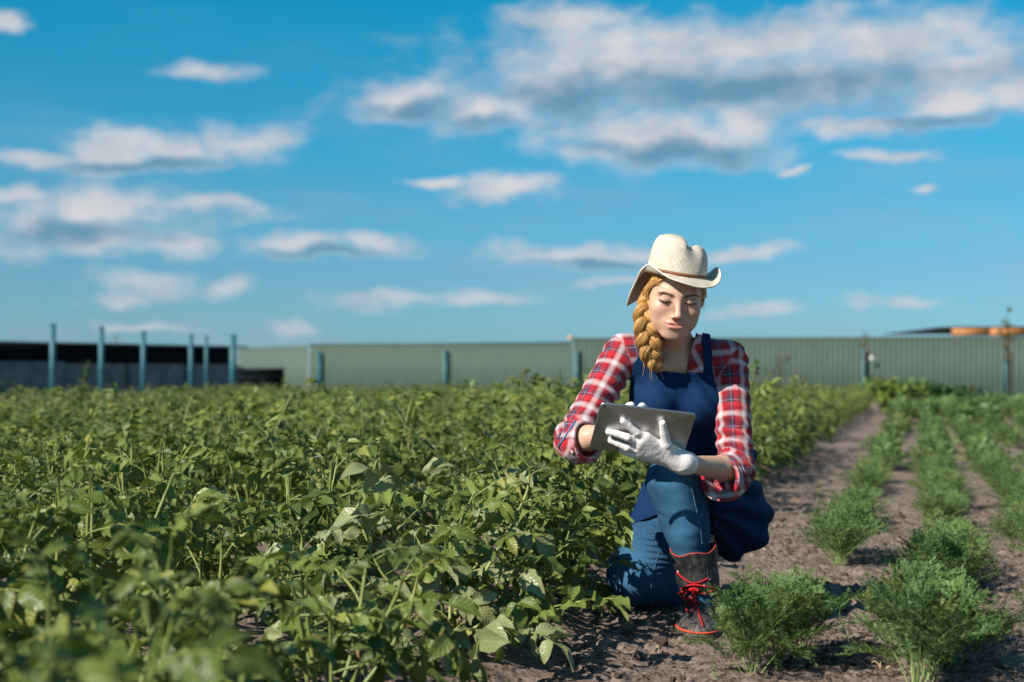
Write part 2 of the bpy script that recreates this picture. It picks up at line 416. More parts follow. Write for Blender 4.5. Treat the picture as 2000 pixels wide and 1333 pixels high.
# building whose roof shows above the fence on the right
B0 = at(1838, 0, 62)[:2]
bld = thing('timber_roofed_house', 'low house behind the green fence with orange timber eaves under a dark roof', 'house', (B0[0], 62, 0), -0.02)
part('wall', bld, brick_m, ((6.5, 4.5, 1.2), (11, 8, 2.3)))
g = Geo()   # roof: shallow hip
rv = np.array([[-.2, -1, 2.83], [13.5, -1, 2.86], [13.5, 9.5, 2.86], [-.2, 9.5, 2.83], [-.2, -1, 2.87], [13.5, -1, 2.93], [13.5, 9.5, 2.93], [-.2, 9.5, 2.87], [3.2, 4, 3.05], [10.2, 4, 3.08]])
g.add(rv, q=[[0,1,5,4],[1,2,6,5],[2,3,7,6],[3,0,4,7],[3,2,1,0],[4,5,9,8],[6,7,8,9]], t=[[5,6,9],[7,4,8]])
link('roof', g.mesh('roof', [roof_m], False), bld)
for k in range(8): part('eaves_board', bld, wood_m, ((1.0 + k * 1.62, -.94, 2.65), (1.60, .05, .33)))
for k in range(20): part('rafter_end', bld, wood_m, ((.5 + k * .65, -.6, 2.62), (.08, .5, .12)))

# small markers
p = at(1925, 800, 27); bk = thing('white_bucket', 'small white bucket at the far end of the carrot rows by the fence', 'bucket', (p[0], 27, gh(p[0], 27) + .02))
a = np.linspace(0, 2 * math.pi, 25)[:-1]
def lathe(prof, k=24):
    prof = np.asarray(prof, float); n = len(prof); a = np.arange(k) * 2 * math.pi / k
    v = np.stack([prof[:, None, 0] * np.cos(a), prof[:, None, 0] * np.sin(a), np.repeat(prof[:, 1:2], k, 1)], 2).reshape(-1, 3)
    i, j = np.meshgrid(np.arange(n - 1), np.arange(k), indexing='ij'); i = i.ravel(); j = j.ravel(); j2 = (j + 1) % k
    return v, np.stack([i * k + j, i * k + j2, (i + 1) * k + j2, (i + 1) * k + j], 1)
g = Geo(); v, qq = lathe([(0, 0), (.065, 0), (.085, .2), (.09, .2), (.09, .215), (.08, .215), (.06, .01), (0, .01)]); g.add(v, qq)
link('shell', g.mesh('shell', [white_m]), bk)
v, qq, tt = tube([(.088 * math.cos(x), 0, .2 + .07 * math.sin(x)) for x in np.linspace(0, math.pi, 12)], .004, 5)
link('handle', mk_mesh('handle', v, [qq, tt], [roof_m]), bk)
# round reflector on the fence, and an orange cap at the step of the fence
p = at(1703, 700, 45.5); g = Geo(); v, qq = lathe([(0, 0), (.06, 0), (.07, .015), (.06, .03), (0, .035)])
v = v @ np.array([[1, 0, 0], [0, 0, -1], [0, 1, 0]]); g.add(v, qq)
o = link('reflector_disc', g.mesh('reflector_disc', [white_m]), None, (p[0], 45.5, p[2])); o['label'] = 'round white disc fixed to the green fence right of a teal post'; o['category'] = 'disc'
cap_m = paint('terracotta', (0.55, 0.28, 0.14), 0.6)
p = at(1112, 662, 47.1); g = Geo(); v, qq = lathe([(0, -.07), (.08, -.07), (.085, .0), (.065, .06), (0, .08)]); g.add(v, qq)
o = link('clay_pot', g.mesh('clay_pot', [cap_m]), None, (F1[0] - .05, F1[1], 2.04 + .0)); o['label'] = 'small orange clay pot upside down where the fence steps up'; o['category'] = 'pot'
# ------------------------------------------------------------------ foliage materials
def leaf_material(name, c_lo, c_hi, back, dry=0.0, veins=True, rough=0.36):
    m, t = material(name)
    uvv = t.attr('leafuv', 'Vector'); u, v, tint = t.sep(uvv)
    oi = t.n('ShaderNodeObjectInfo').outputs['Random']
    tc = t.n('ShaderNodeTexCoord').outputs['Object']
    n = t.noise(tc, 24, 3)
    r = t.m('FRACT', t.m('ADD', tint, t.m('MULTIPLY', oi, 7.31)))
    c = t.mix(t.m('ADD', t.m('MULTIPLY', r, 0.7), t.m('MULTIPLY', n, 0.3)), c_lo, c_hi)
    yel = t.ss(t.m('FRACT', t.m('MULTIPLY', r, 13.7)), 0.90, 1.0, 0, 0.7)
    c = t.mix(yel, c, (0.26, 0.25, 0.05))
    av = t.m('ABSOLUTE', v)
    if veins:
        c = t.mix(t.ss(av, 0.03, 0.09, 0.55, 0.0), c, back)
        w = t.m('SINE', t.m('MULTIPLY_ADD', u, 42.0, t.m('MULTIPLY', av, -13.0)))
        h = t.m('ADD', t.m('MULTIPLY', w, 0.5), t.m('ADD', t.m('MULTIPLY', n, 1.2), t.ss(av, 0.0, 0.12, -1.2, 0.0)))
        nrm = t.bump(h, 0.30, 0.0018)
        edge = t.m('MULTIPLY', t.ss(t.m('ADD', av, t.m('MULTIPLY', n, 0.5)), 1.12, 1.3), t.ss(t.m('FRACT', t.m('MULTIPLY', r, 5.3)), 0.72, 0.8))
        c = t.mix(edge, c, (0.22, 0.12, 0.045))
    else: nrm = t.bump(n, 0.3, 0.004)
    if dry: c = t.mix(t.ss(n, 0.35, 0.6, 0.2, dry), c, (0.20, 0.105, 0.045))
    gm = t.n('ShaderNodeNewGeometry').outputs['Backfacing']
    c = t.mix(t.m('MULTIPLY', gm, 0.6), c, back)
    b = t.n('ShaderNodeBsdfPrincipled', {'Base Color': c, 'Roughness': rough, 'Specular IOR Level': 0.24, 'Normal': nrm})
    tr = t.n('ShaderNodeBsdfTranslucent', {'Color': t.mix(1.0, c, (1.5, 1.7, 0.5), 'MULTIPLY')})
    mx = t.n('ShaderNodeMixShader', {0: 0.13, 1: b.outputs[0], 2: tr.outputs[0]})
    t.n('ShaderNodeOutputMaterial', {0: mx.outputs[0]})
    return m
pot_leaf = leaf_material('potato_leaf', (0.022, 0.047, 0.010), (0.175, 0.222, 0.045), (0.18, 0.22, 0.08))
pot_pale = leaf_material('pale_potato_leaf', (0.15, 0.18, 0.075), (0.25, 0.27, 0.135), (0.27, 0.29, 0.16))
pot_dry = leaf_material('withered_potato_leaf', (0.12, 0.14, 0.05), (0.22, 0.17, 0.07), (0.25, 0.20, 0.10), dry=0.9)
car_leaf = leaf_material('carrot_leaf', (0.036, 0.080, 0.022), (0.135, 0.210, 0.058), (0.11, 0.17, 0.07), veins=False, rough=0.5)
stem_m, t = material('plant_stem')
tc = t.n('ShaderNodeTexCoord').outputs['Object']
c = t.mix(t.ss(t.noise(tc, 9, 3), 0.35, 0.65), (0.11, 0.17, 0.035), (0.27, 0.29, 0.085))
finish(t, c, 0.45, None, 0.4, **{'Subsurface Weight': 0.0})
cstem_m = paint('carrot_stalk', (0.24, 0.34, 0.10), 0.5, 0.4, 0.35, 30)
bark_m = paint('sapling_bark', (0.10, 0.07, 0.045), 0.9, 0.2, 0.3, 20)
petal_w = paint('white_petal', (0.75, 0.68, 0.76), 0.6, 0.3, 0.1, 40)
petal_r = paint('crimson_petal', (0.45, 0.02, 0.07), 0.6, 0.3, 0.2, 40)
berry_m = paint('green_berry', (0.17, 0.27, 0.06), 0.3, 0.5, 0.1, 40)

def leaflet(L, wr=0.27, nl=6, nw=2, fold=0.25, droop=0.25, wave=0.06, seed=0, curl=0.0):
    """ovate leaflet from the origin along +y, upper side +z"""
    r = np.random.default_rng(seed); ph = r.random(3) * 6.28
    t_ = np.linspace(0, 1, nl + 1)[:, None]; s = np.linspace(-1, 1, 2 * nw + 1)[None, :]
    w = wr * L * np.sin(np.pi * np.clip(t_, 0, 1) ** 0.72) ** 0.75 * (1 + 0.10 * np.sin(9 * t_ + ph[0]))
    w[0] = 0.008 * L; w[-1] = 0.004 * L
    x = s * w; y = t_ * L + 0 * s - 0.10 * L * np.abs(s) ** 2 * (1 - t_)
    z = fold * np.abs(x) - droop * L * t_ ** 2 + wave * L * np.abs(s) * np.sin(11 * t_ + ph[1] + 2.2 * np.sign(s)) * np.minimum(1, t_ * 4) - curl * x * np.abs(x) / L
    n0, n1 = nl + 1, 2 * nw + 1
    i, j = np.meshgrid(np.arange(nl), np.arange(2 * nw), indexing='ij'); i = i.ravel(); j = j.ravel()
    q = np.stack([i * n1 + j, i * n1 + j + 1, (i + 1) * n1 + j + 1, (i + 1) * n1 + j], 1)
    return np.stack([x, y, z], 2).reshape(-1, 3), q, np.stack([t_ + 0 * s, s + 0 * t_], 2).reshape(-1, 2)

def rot(ax, a):
    return np.array(Matrix.Rotation(a, 3, Vector(ax)))

def compound_leaf(L, seed, nl=6, nw=2, arch=0.9, k=3.5, tube_k=5, limp=0.0, width=1.0):
    """potato leaf: petiole from the origin along +y, arching down; pairs of leaflets and a larger end one"""
    r = np.random.default_rng(seed); G = Geo()
    n = 10; s = np.linspace(0, 1, n); ang = 0.35 - (arch + limp) * s ** 1.3
    side = r.normal(0, .25) * s
    step = L / (n - 1); d = np.stack([np.sin(side) * np.cos(ang), np.cos(side) * np.cos(ang), np.sin(ang)], 1)
    pts = np.concatenate([[[0, 0, 0]], np.cumsum(d[:-1] * step, 0)])
    v, q, tt = tube(pts, np.linspace(0.0028, 0.0011, n), tube_k, False); G.add(v, q, m=1, leafuv=np.array([[.5, .5, r.random()]] * len(v)))
    tint = r.random()
    def put(sp, yaw, size, wr):
        x = sp * (n - 1); i = min(int(x), n - 2); f = x - i; p = pts[i] * (1 - f) + pts[i + 1] * f; T = d[i]
        up = np.array([0, 0, 1.0]) - T * T[2]; up /= np.linalg.norm(up); X_ = np.cross(T, up)
        M = np.stack([X_, T, up], 1)
        lv, lq, luv = leaflet(size, wr * width, nl, nw, r.uniform(.2, .8), r.uniform(.10, .60) + .3 * limp, r.uniform(.03, .09), int(r.integers(1e6)), r.uniform(0, 1.0))
        Rm = M @ rot((0, 0, 1), yaw) @ rot((1, 0, 0), r.uniform(-.55, .25) - .4 * limp) @ rot((0, 1, 0), r.normal(0, .42))
        G.add((lv + [0, size * .06, 0]) @ Rm.T + p, lq, leafuv=np.concatenate([luv, np.full((len(lv), 1), tint + r.uniform(-.06, .06))], 1))
    put(1.0, r.normal(0, .15), L * r.uniform(.32, .40), .30)
    for sp, sz in ((.84, .32), (.64, .29), (.45, .22), (.30, .12))[: int(np.ceil(k))]:
        for sg in (-1, 1):
            put(sp + r.uniform(-.03, .03), sg * r.uniform(.9, 1.25), L * sz * r.uniform(.85, 1.15), .285)
    if nl > 4:
        for sp in (.74, .54):
            for sg in (-1, 1): put(sp, sg * 1.3, L * .07, .4)
    return G

leaf_meshes = [compound_leaf(0.176, 100 + i, arch=a, limp=l).mesh('leaf', [pot_leaf, stem_m]) for i, (a, l) in enumerate([(.5, 0), (.8, 0), (1.1, .1), (1.4, .2), (.7, 0), (1.0, .3), (1.7, .4), (.9, .1), (.4, 0), (1.2, .0)])]
pale_leaf_meshes = [compound_leaf(0.24, 200 + i, arch=a, limp=l, width=1.1).mesh('leaf', [pot_pale, stem_m]) for i, (a, l) in enumerate([(.5, 0), (.9, .1), (1.3, .2)])]
dry_leaf_meshes = [compound_leaf(0.15, 300 + i, arch=2.0, limp=.8, width=.7).mesh('withered_leaf', [pot_dry, stem_m]) for i in range(2)]

def stem_path(r, lean, az_, L, n=9, rise=0.5):
    """a stem: starts leaning, bends up, sags a little at the top"""
    s = np.linspace(0, 1, n); th = lean * (1 - rise * np.sin(s * 2.0)) + .12 * np.sin(s * 5 + r.random() * 6)
    a = az_ + .35 * np.sin(s * 3 + r.random() * 6); st = L / (n - 1)
    d = np.stack([np.sin(th) * np.cos(a), np.sin(th) * np.sin(a), np.cos(th)], 1) * st
    return np.concatenate([[[0, 0, 0]], np.cumsum(d[:-1], 0)]), d / st

def plant_layout(seed, H=0.60, nst=7, spread=0.75):
    """stems and leaf transforms of one potato plant"""
    r = np.random.default_rng(seed); stems = []; leaves = []
    for k in range(nst):
        az_ = 2 * math.pi * (k + r.uniform(-.3, .3)) / nst; lean = r.uniform(.12, spread) if k else .05
        L = H * r.uniform(.85, 1.12) / max(.75, math.cos(lean * .7))
        base = np.array([math.cos(az_), math.sin(az_), 0]) * r.uniform(.01, .06)
        pts, d = stem_path(r, lean, az_, L); pts = pts + base
        rad = np.linspace(.0065, .0032, len(pts)) * r.uniform(.8, 1.1)
        stems.append((pts, rad))
        nn = int(L / .070); ph = r.random() * 6.28
        for q_ in range(1, nn + 1):
            s = (q_ + .6) / (nn + .8); x = s * (len(pts) - 1); i = min(int(x), len(pts) - 2); f = min(1, x - i)
            p = pts[i] * (1 - f) + pts[i + 1] * f; ph += 2.4
            out = np.array([math.cos(ph), math.sin(ph), 0]); rad_dir = p * [1, 1, 0]; nr = np.linalg.norm(rad_dir)
            if nr > .02: out = out + rad_dir / nr * .5; 
            out /= np.linalg.norm(out)
            elev = r.uniform(-.25, .60) + .55 * (s > .85) - .35 * (s < .3)
            sc = (0.72 + .55 * math.sin(math.pi * min(1, s * .85 + .1))) * r.uniform(.85, 1.15) * (.72 if s > .93 else 1)
            leaves.append((p, math.atan2(out[1], out[0]) - math.pi / 2, elev, r.uniform(-.7, .7), sc, s, r.random()))
    return stems, leaves

def leaf_matrix(p, yaw, elev, roll, sc):
    return Matrix.Translation(p) @ Euler((0, 0, yaw)).to_matrix().to_4x4() @ Euler((elev, 0, 0)).to_matrix().to_4x4() @ Euler((0, roll, 0)).to_matrix().to_4x4() @ Matrix.Scale(sc, 4)

def potato_near(x, y, rz, seed, label, H, nst=7, spread=.75, scale=1.0):
    root = thing('potato_plant', label, 'potato plant', (x, y, gh(x, y) - .01), rz, 'potato plants in the field')
    stems, leaves = plant_layout(seed, H, nst, spread); r = np.random.default_rng(seed + 5)
    for pts, rad in stems:
        v, q, tt = tube(pts, rad, 7); link('stem', mk_mesh('stem', v, [q, tt], [stem_m]), root)
    for (p, yaw, elev, roll, sc, s, rr) in leaves:
        if s < .22 and rr < .35: me = dry_leaf_meshes[int(rr * 1e4) % 2]; nm = 'withered_leaf'
        else: me = leaf_meshes[int(rr * 1e4) % len(leaf_meshes)]; nm = 'leaf'
        o = link(nm, me, root); o.matrix_local = leaf_matrix(p, yaw, elev, roll, sc * scale)
        if nm == 'withered_leaf': o['label'] = 'limp brown withered leaf'
    return root

def joined_plant(seed, H, detail, name='potato_plant'):
    stems, leaves = plant_layout(seed, H, 6, .7); G = Geo(); nl, nw, k = detail
    lib = [compound_leaf(.175, seed * 31 + i, nl, nw, arch=a, k=k, tube_k=3) for i, a in enumerate((.5, .9, 1.2, 1.5))]
    for pts, rad in stems:
        v, q, tt = tube(pts, rad, 4, False); G.add(v, q, m=1, leafuv=np.array([[.5, .5, .5]] * len(v)))
    for (p, yaw, elev, roll, sc, s, rr) in leaves:
        L = lib[int(rr * 1e4) % 4]; M = np.array(leaf_matrix(p, yaw, elev, roll, sc))
        b = 0
        V = np.concatenate(L.v); V = V @ M[:3, :3].T + M[:3, 3]
        A = np.zeros((L.n, 3))
        for st, x in L.a['leafuv']: A[st:st + len(x)] = x
        A[:, 2] += rr
        Q = np.concatenate(L.q); mq = np.array(L.mq)
        G.q.append(Q + G.n); G.mq += list(mq); G.a.setdefault('leafuv', []).append((G.n, A)); G.v.append(V); G.n += len(V)
    return G.mesh(name, [pot_leaf, stem_m])
mid_plants = [joined_plant(40 + i, .60 + .03 * (i % 3), (3, 1, 3)) for i in range(5)]
far_plants = [joined_plant(60 + i, .60, (2, 1, 2)) for i in range(4)]

# ------------------------------------------------------------------ potato field
def in_view(x, y, m=0.35):
    return abs(x) < 0.36 * y + m
near_n = 0
CW = [(a, b) for a in ('large', 'low', 'tall', 'bushy', 'leaning', 'ragged', 'dense', 'loose') for b in ('dark green', 'grey-green', 'yellow-stemmed', 'drooping', 'upright')]
spots = []
for k in range(0, 42):
    c0 = -1.34 - .73 * k; r = np.random.default_rng(500 + k)
    y = 0.75 + r.uniform(0, .3)
    while y < 44:
        x = c0 + ROW * y + r.normal(0, .05)
        if in_view(x, y, .6 if y < 10 else 1.6) and y > 1.25 and y < min(33, 18 + 14 * max(0, (1000 + FX * x / y)) / 600) and r.random() > .07: spots.append((y + r.uniform(-.04, .04), x, r.random(), k))
        y += .40 * r.uniform(.8, 1.3)
spots.sort()
HERO = []
def side_of(x, y):
    u = 1000 + FX * x / y
    return u
ord_ = 0; indiv = 0; far_pts = []
def describe(x, y, k, rr):
    u = side_of(x, y); a, b = CW[int(rr * 1000) % len(CW)]
    return u, a, b
n_leafy = 0
from collections import Counter
row_count = Counter()
ORD = ['first', 'second', 'third', 'fourth', 'fifth', 'sixth', 'seventh', 'eighth', 'ninth', 'tenth']
def nth(n):
    if n <= 10: return ORD[n - 1]
    return str(n) + ('th' if 10 <= n % 100 <= 20 else {1: 'st', 2: 'nd', 3: 'rd'}.get(n % 10, 'th'))
def rowname(k): return 'row beside the path' if k == 0 else f'{nth(k + 1)} row from the path'
for (y, x, rr, k) in spots:
    rz = rr * 6.28
    if k == 0 and 3.2 < y < 4.55: continue                      # bare soil between the front plants
    row_count[k] += 1
    if y < 7.2:
        H = (.27 if not (k == 0 and y < 5.4) else .25) + .24 * ((rr * 37) % 1)
        potato_near(x, y, rz, int(rr * 1e6), f'leafy potato plant, {nth(row_count[k])} from the front in the {rowname(k)}', H, 6 + int(rr * 10) % 3)
        n_leafy += 1; indiv += 1
    elif indiv < 300:
        o = link('potato_plant', mid_plants[int(rr * 1e5) % 5] if y < 13 else far_plants[int(rr * 1e5) % 4], None, (x, y, gh(x, y) - .02))
        o.rotation_euler = (0, 0, rz); s = .62 + .50 * ((rr * 77) % 1) + (.15 if k < 3 else 0); o.scale = (.72 + .28 * s, .72 + .28 * s, s * .86)
        o['label'] = f'blurred green potato plant, {nth(row_count[k])} from the front in the {rowname(k)}'; o['category'] = 'potato plant'; o['group'] = 'potato plants in the field'
        indiv += 1
    else: far_pts.append((x, y, gh(x, y) - .02))
print('potato near', n_leafy, 'indiv', indiv, 'far', len(far_pts))

def scatter(name, pts, sources, seed, smin, smax, **props):
    """one object that instances the meshes of the given objects on its own points"""
    me = bpy.data.meshes.new(name); me.from_pydata([tuple(p) for p in pts], [], []); o = link(name, me, **props)
    ng = bpy.data.node_groups.new(name + '_nodes', 'GeometryNodeTree')
    ng.interface.new_socket('Geometry', in_out='INPUT', socket_type='NodeSocketGeometry'); ng.interface.new_socket('Geometry', in_out='OUTPUT', socket_type='NodeSocketGeometry')
    N = ng.nodes; L = ng.links
    gi = N.new('NodeGroupInput'); go = N.new('NodeGroupOutput'); join = N.new('GeometryNodeJoinGeometry')
    on = lambda socks: [s_ for s_ in socks if s_.enabled]
    def rnd(kind, lo, hi, sd_):
        nd = N.new('FunctionNodeRandomValue'); nd.data_type = kind; e = on(nd.inputs)
        e[0].default_value = lo; e[1].default_value = hi; [q for q in e if q.name == 'Seed'][0].default_value = sd_
        return on(nd.outputs)[0]
    pick = rnd('INT', 0, len(sources) - 1, seed)
    for i, src in enumerate(sources):
        oi = N.new('GeometryNodeObjectInfo'); oi.inputs['Object'].default_value = src; oi.transform_space = 'ORIGINAL'
        cp = N.new('FunctionNodeCompare'); cp.data_type = 'INT'; cp.operation = 'EQUAL'
        e = on(cp.inputs); L.new(pick, e[0]); e[1].default_value = i
        ip = N.new('GeometryNodeInstanceOnPoints'); L.new(gi.outputs[0], ip.inputs['Points']); L.new(on(cp.outputs)[0], ip.inputs['Selection']); L.new(oi.outputs['Geometry'], ip.inputs['Instance'])
        L.new(rnd('FLOAT_VECTOR', (0, 0, 0), (0, 0, 6.283), seed + 1), ip.inputs['Rotation'])
        L.new(rnd('FLOAT', smin, smax, seed + 2), ip.inputs['Scale'])
        L.new(ip.outputs[0], join.inputs[0])
    L.new(join.outputs[0], go.inputs[0])
    md = o.modifiers.new('scatter', 'NODES'); md.node_group = ng
    return o
def by_mesh(meshes):
    return [next(o for o in bpy.data.objects if o.data == m_) for m_ in meshes]
scatter('far_potato_foliage', far_pts, by_mesh(far_plants), 3, .58, .86, kind='stuff', label='far blurred canopy of the potato field up to the fence')

# ------------------------------------------------------------------ carrots
def frond(L, seed, lod=0):
    """feathery carrot leaf: stalk from the origin along +y, arching, with divided side sprays"""
    r = np.random.default_rng(seed); G = Geo(); n = 9; s = np.linspace(0, 1, n); ang = r.uniform(.1, .3) - r.uniform(.5, 1.1) * s ** 1.5
    sd_ = r.normal(0, .3) * s; st = L / (n - 1)
    d = np.stack([np.sin(sd_) * np.cos(ang), np.cos(sd_) * np.cos(ang), np.sin(ang)], 1)
    pts = np.concatenate([[[0, 0, 0]], np.cumsum(d[:-1] * st, 0)])
    v, q, tt = tube(pts, np.linspace(.0022, .0007, n), 3 + (lod == 0), False); G.add(v, q, m=1, leafuv=np.array([[.5, .5, .5]] * len(v)))
    tint = r.random(); V = []; Q = []
    def dia(p, dr, nrm, ln, w):
        sdv = np.cross(dr, nrm); b = len(V) * 4
        V.append(np.array([p, p + dr * ln * .45 + sdv * w, p + dr * ln, p + dr * ln * .45 - sdv * w])); Q.append([b, b + 1, b + 2, b + 3])
    npair = (11, 8, 5)[lod]
    for a in range(npair):
        sp = .34 + .66 * (a + .3) / npair; x = sp * (n - 1); i = min(int(x), n - 2); f = x - i; p = pts[i] * (1 - f) + pts[i + 1] * f; T = d[i]
        up = np.array([0, 0, 1.0]) - T * T[2]; up /= np.linalg.norm(up); X_ = np.cross(T, up)
        pl = L * .27 * math.sin(math.pi * (.22 + .75 * (1 - sp) ** .8)) * r.uniform(.8, 1.15)
        for sg in (-1, 1):
            yaw = r.uniform(.75, 1.05); dr = T * math.cos(yaw) + sg * X_ * math.sin(yaw) + up * r.uniform(-.25, .45); dr /= np.linalg.norm(dr)
            nb = (6, 4, 2)[lod]
            if lod == 0: dia(p, dr, up, pl, .0007)
            for b in range(nb):
                q_ = (b + .6) / nb; pp = p + dr * pl * q_; s2 = np.cross(dr, up)
                if lod == 2: dia(pp, dr, up + s2 * r.uniform(-.5, .5), pl * .75, pl * .20); continue
                for s3 in (-1, 1):
                    ya = r.uniform(.55, .85); d2 = dr * math.cos(ya) + s3 * s2 * math.sin(ya) + up * r.uniform(-.35, .45)
                    ln = pl * .42 * (1 - .55 * q_) * r.uniform(.8, 1.2)
                    nn = up + r.normal(0, .5, 3); nn -= d2 * (nn @ d2) / (d2 @ d2); nn /= np.linalg.norm(nn)
                    dia(pp, d2, nn, ln, (.0022, .0036)[lod])
                    if lod == 0:
                        for e in (.35, .65):
                            for s4 in (-1, 1):
                                d3 = d2 * .8 + s4 * np.cross(d2, nn) * .6; dia(pp + d2 * ln * e, d3, nn, ln * .42, .0014)
            if lod == 0: dia(p + dr * pl * .95, dr, up, pl * .16, .0016)
    if V:
        V = np.concatenate(V); G.add(V, np.array(Q), leafuv=np.concatenate([rng.random((len(V), 1)) * 0 + .5, np.full((len(V), 1), .5), np.full((len(V), 1), tint)], 1))
    return G
def carrot_layout(seed, n, H):
    r = np.random.default_rng(seed); out = []
    for k in range(n):
        az_ = k * 2.4 + r.uniform(-.4, .4); q_ = (k + .5) / n; lean = .08 + .78 * q_ ** 1.1 + r.normal(0, .1)
        out.append((np.array([math.cos(az_) * .018 * q_, math.sin(az_) * .018 * q_, 0]), az_ - math.pi / 2, math.pi / 2 - lean, r.uniform(-.5, .5), r.uniform(.8, 1.12) * H, r.random()))
    return out
frond_near = [frond(.30, 900 + i, 0).mesh('frond', [car_leaf, cstem_m]) for i in range(6)]
def join_carrot(seed, n, H, lod):
    G = Geo(); lib = [frond(.30, seed * 17 + i, lod) for i in range(4)]
    for (p, yaw, elev, roll, sc, rr) in carrot_layout(seed, n, H):
        L = lib[int(rr * 1e4) % 4]; M = np.array(leaf_matrix(p, yaw, elev, roll, sc / .30))
        V = np.concatenate(L.v) @ M[:3, :3].T + M[:3, 3]; A = np.zeros((L.n, 3))
        for st, x in L.a['leafuv']: A[st:st + len(x)] = x
        A[:, 2] += rr; Q = np.concatenate(L.q)
        G.q.append(Q + G.n); G.mq += list(L.mq); G.a.setdefault('leafuv', []).append((G.n, A)); G.v.append(V); G.n += len(V)
    return G.mesh('carrot_plant', [car_leaf, cstem_m])
car_mid = [join_carrot(20 + i, 16, .30, 1) for i in range(4)]
car_far = [join_carrot(30 + i, 14, .31, 2) for i in range(3)]
CROWS = [-.43, .02, .44, .86, 1.28, 1.70, 2.12, 2.54]
cs = []
for k, c0 in enumerate(CROWS):
    r = np.random.default_rng(700 + k); y = 2.6
    NEAR = {0: [(5.65, 6.35), (7.0, 7.9)], 1: [(3.55, 4.25), (4.95, 6.1), (7.1, 9.2)], 2: [(4.5, 4.6), (5.9, 7.4), (8.0, 9.2)]}.get(k, [])
    while y < 33:
        x = c0 + ROW * y + (r.normal(0, .035) if y > 4.2 or k else .06) + .10 * (1 - math.exp(-max(0, y - 3.9) / 2.0))
        if y < 9.2 and NEAR: ok = any(a <= y <= b for a, b in NEAR)
        else: ok = vnoise(np.array([[y * (1.15 if y < 16 else .6), k * 5.3, 0.5]]), 77)[0] > -.16
        if ok and in_view(x, y, .8): cs.append((y, x, r.random(), k, 0))
        y += (.135 if y < 12 else .22) * r.uniform(.6, 1.6)
cs += [(y, (u - 1000) / FX * y, q, 0, 0) for (y, u, q) in ((3.74, 1468, .33), (3.86, 1512, .61), (3.98, 1560, .87)  )]
cs.sort(); ci = 0; nleafy = 0; car_far_pts = []; cc = Counter()
for (y, x, rr, k, _) in cs:
    cc[k] += 1; rz = rr * 6.28; H = (.90 if k == 0 and y < 4.2 else .86 if y < 4.9 else .72 if y < 7 else .66) * (.82 + .3 * ((rr * 91) % 1))
    lab = f'{nth(cc[k])} from the front in the {nth(k + 1)} carrot row'
    if y < 5.3:
        root = thing('carrot_plant', 'feathery carrot plant, ' + lab, 'carrot plant', (x, y, gh(x, y) - .005), rz, 'carrot plants in rows')
        for (p, yaw, elev, roll, sc, r2) in carrot_layout(int(rr * 1e6), (12 if y < 4.9 else 10) + int(rr * 40) % 4, .285 * H):
            o = link('frond', frond_near[int(r2 * 1e4) % 6], root); o.matrix_local = leaf_matrix(p, yaw, elev, roll, sc / .30)
        nleafy += 1; ci += 1
    elif ci < 300:
        o = link('carrot_plant', (car_mid if y < 11 else car_far)[int(rr * 1e5) % (4 if y < 11 else 3)], None, (x, y, gh(x, y) - .005))
        o.rotation_euler = (0, 0, rz); o.scale = (H, H, H); o['label'] = 'soft green carrot plant, ' + lab; o['category'] = 'carrot plant'; o['group'] = 'carrot plants in rows'; ci += 1
    else: car_far_pts.append((x, y, gh(x, y)))
print('carrots', nleafy, ci, len(car_far_pts))
scatter('far_carrot_foliage', car_far_pts, by_mesh(car_far), 8, .8, 1.15, kind='stuff', label='far ends of the carrot rows merging into green bands')
# ------------------------------------------------------------------ signed-distance modelling kit (smooth bodies, clothes, boots)
def smin(a, b, k):
    h = np.clip(0.5 + 0.5 * (b - a) / k, 0, 1); return b + (a - b) * h - k * h * (1 - h)
def smax(a, b, k): return -smin(-a, -b, k)
def capsule(p, a, b, r1, r2=None, flat=None):
    """round cone from a to b; flat = (axis, factor) squeezes it along an axis"""
    a = np.asarray(a, float); b = np.asarray(b, float); r2 = r1 if r2 is None else r2
    ba = b - a; pa = p - a; h = np.clip((pa @ ba) / (ba @ ba), 0, 1)
    w = pa - h[:, None] * ba
    if flat is not None:
        ax = np.asarray(flat[0], float); ax = ax / np.linalg.norm(ax); c = w @ ax; w = w + ((1 / flat[1] - 1) * c)[:, None] * ax
    return np.linalg.norm(w, axis=1) - (r1 + (r2 - r1) * h)
def ellipsoid(p, c, r, M=None):
    q = p - np.asarray(c, float)
    if M is not None: q = q @ np.asarray(M)          # M columns are the local axes
    r = np.asarray(r, float); k0 = np.linalg.norm(q / r, axis=1); k1 = np.linalg.norm(q / (r * r), axis=1) + 1e-9
    return k0 * (k0 - 1) / k1
def rbox(p, c, s, rad, M=None):
    q = p - np.asarray(c, float)
    if M is not None: q = q @ np.asarray(M)
    d = np.abs(q) - (np.asarray(s, float) - rad)
    return np.linalg.norm(np.maximum(d, 0), axis=1) + np.minimum(d.max(1), 0) - rad

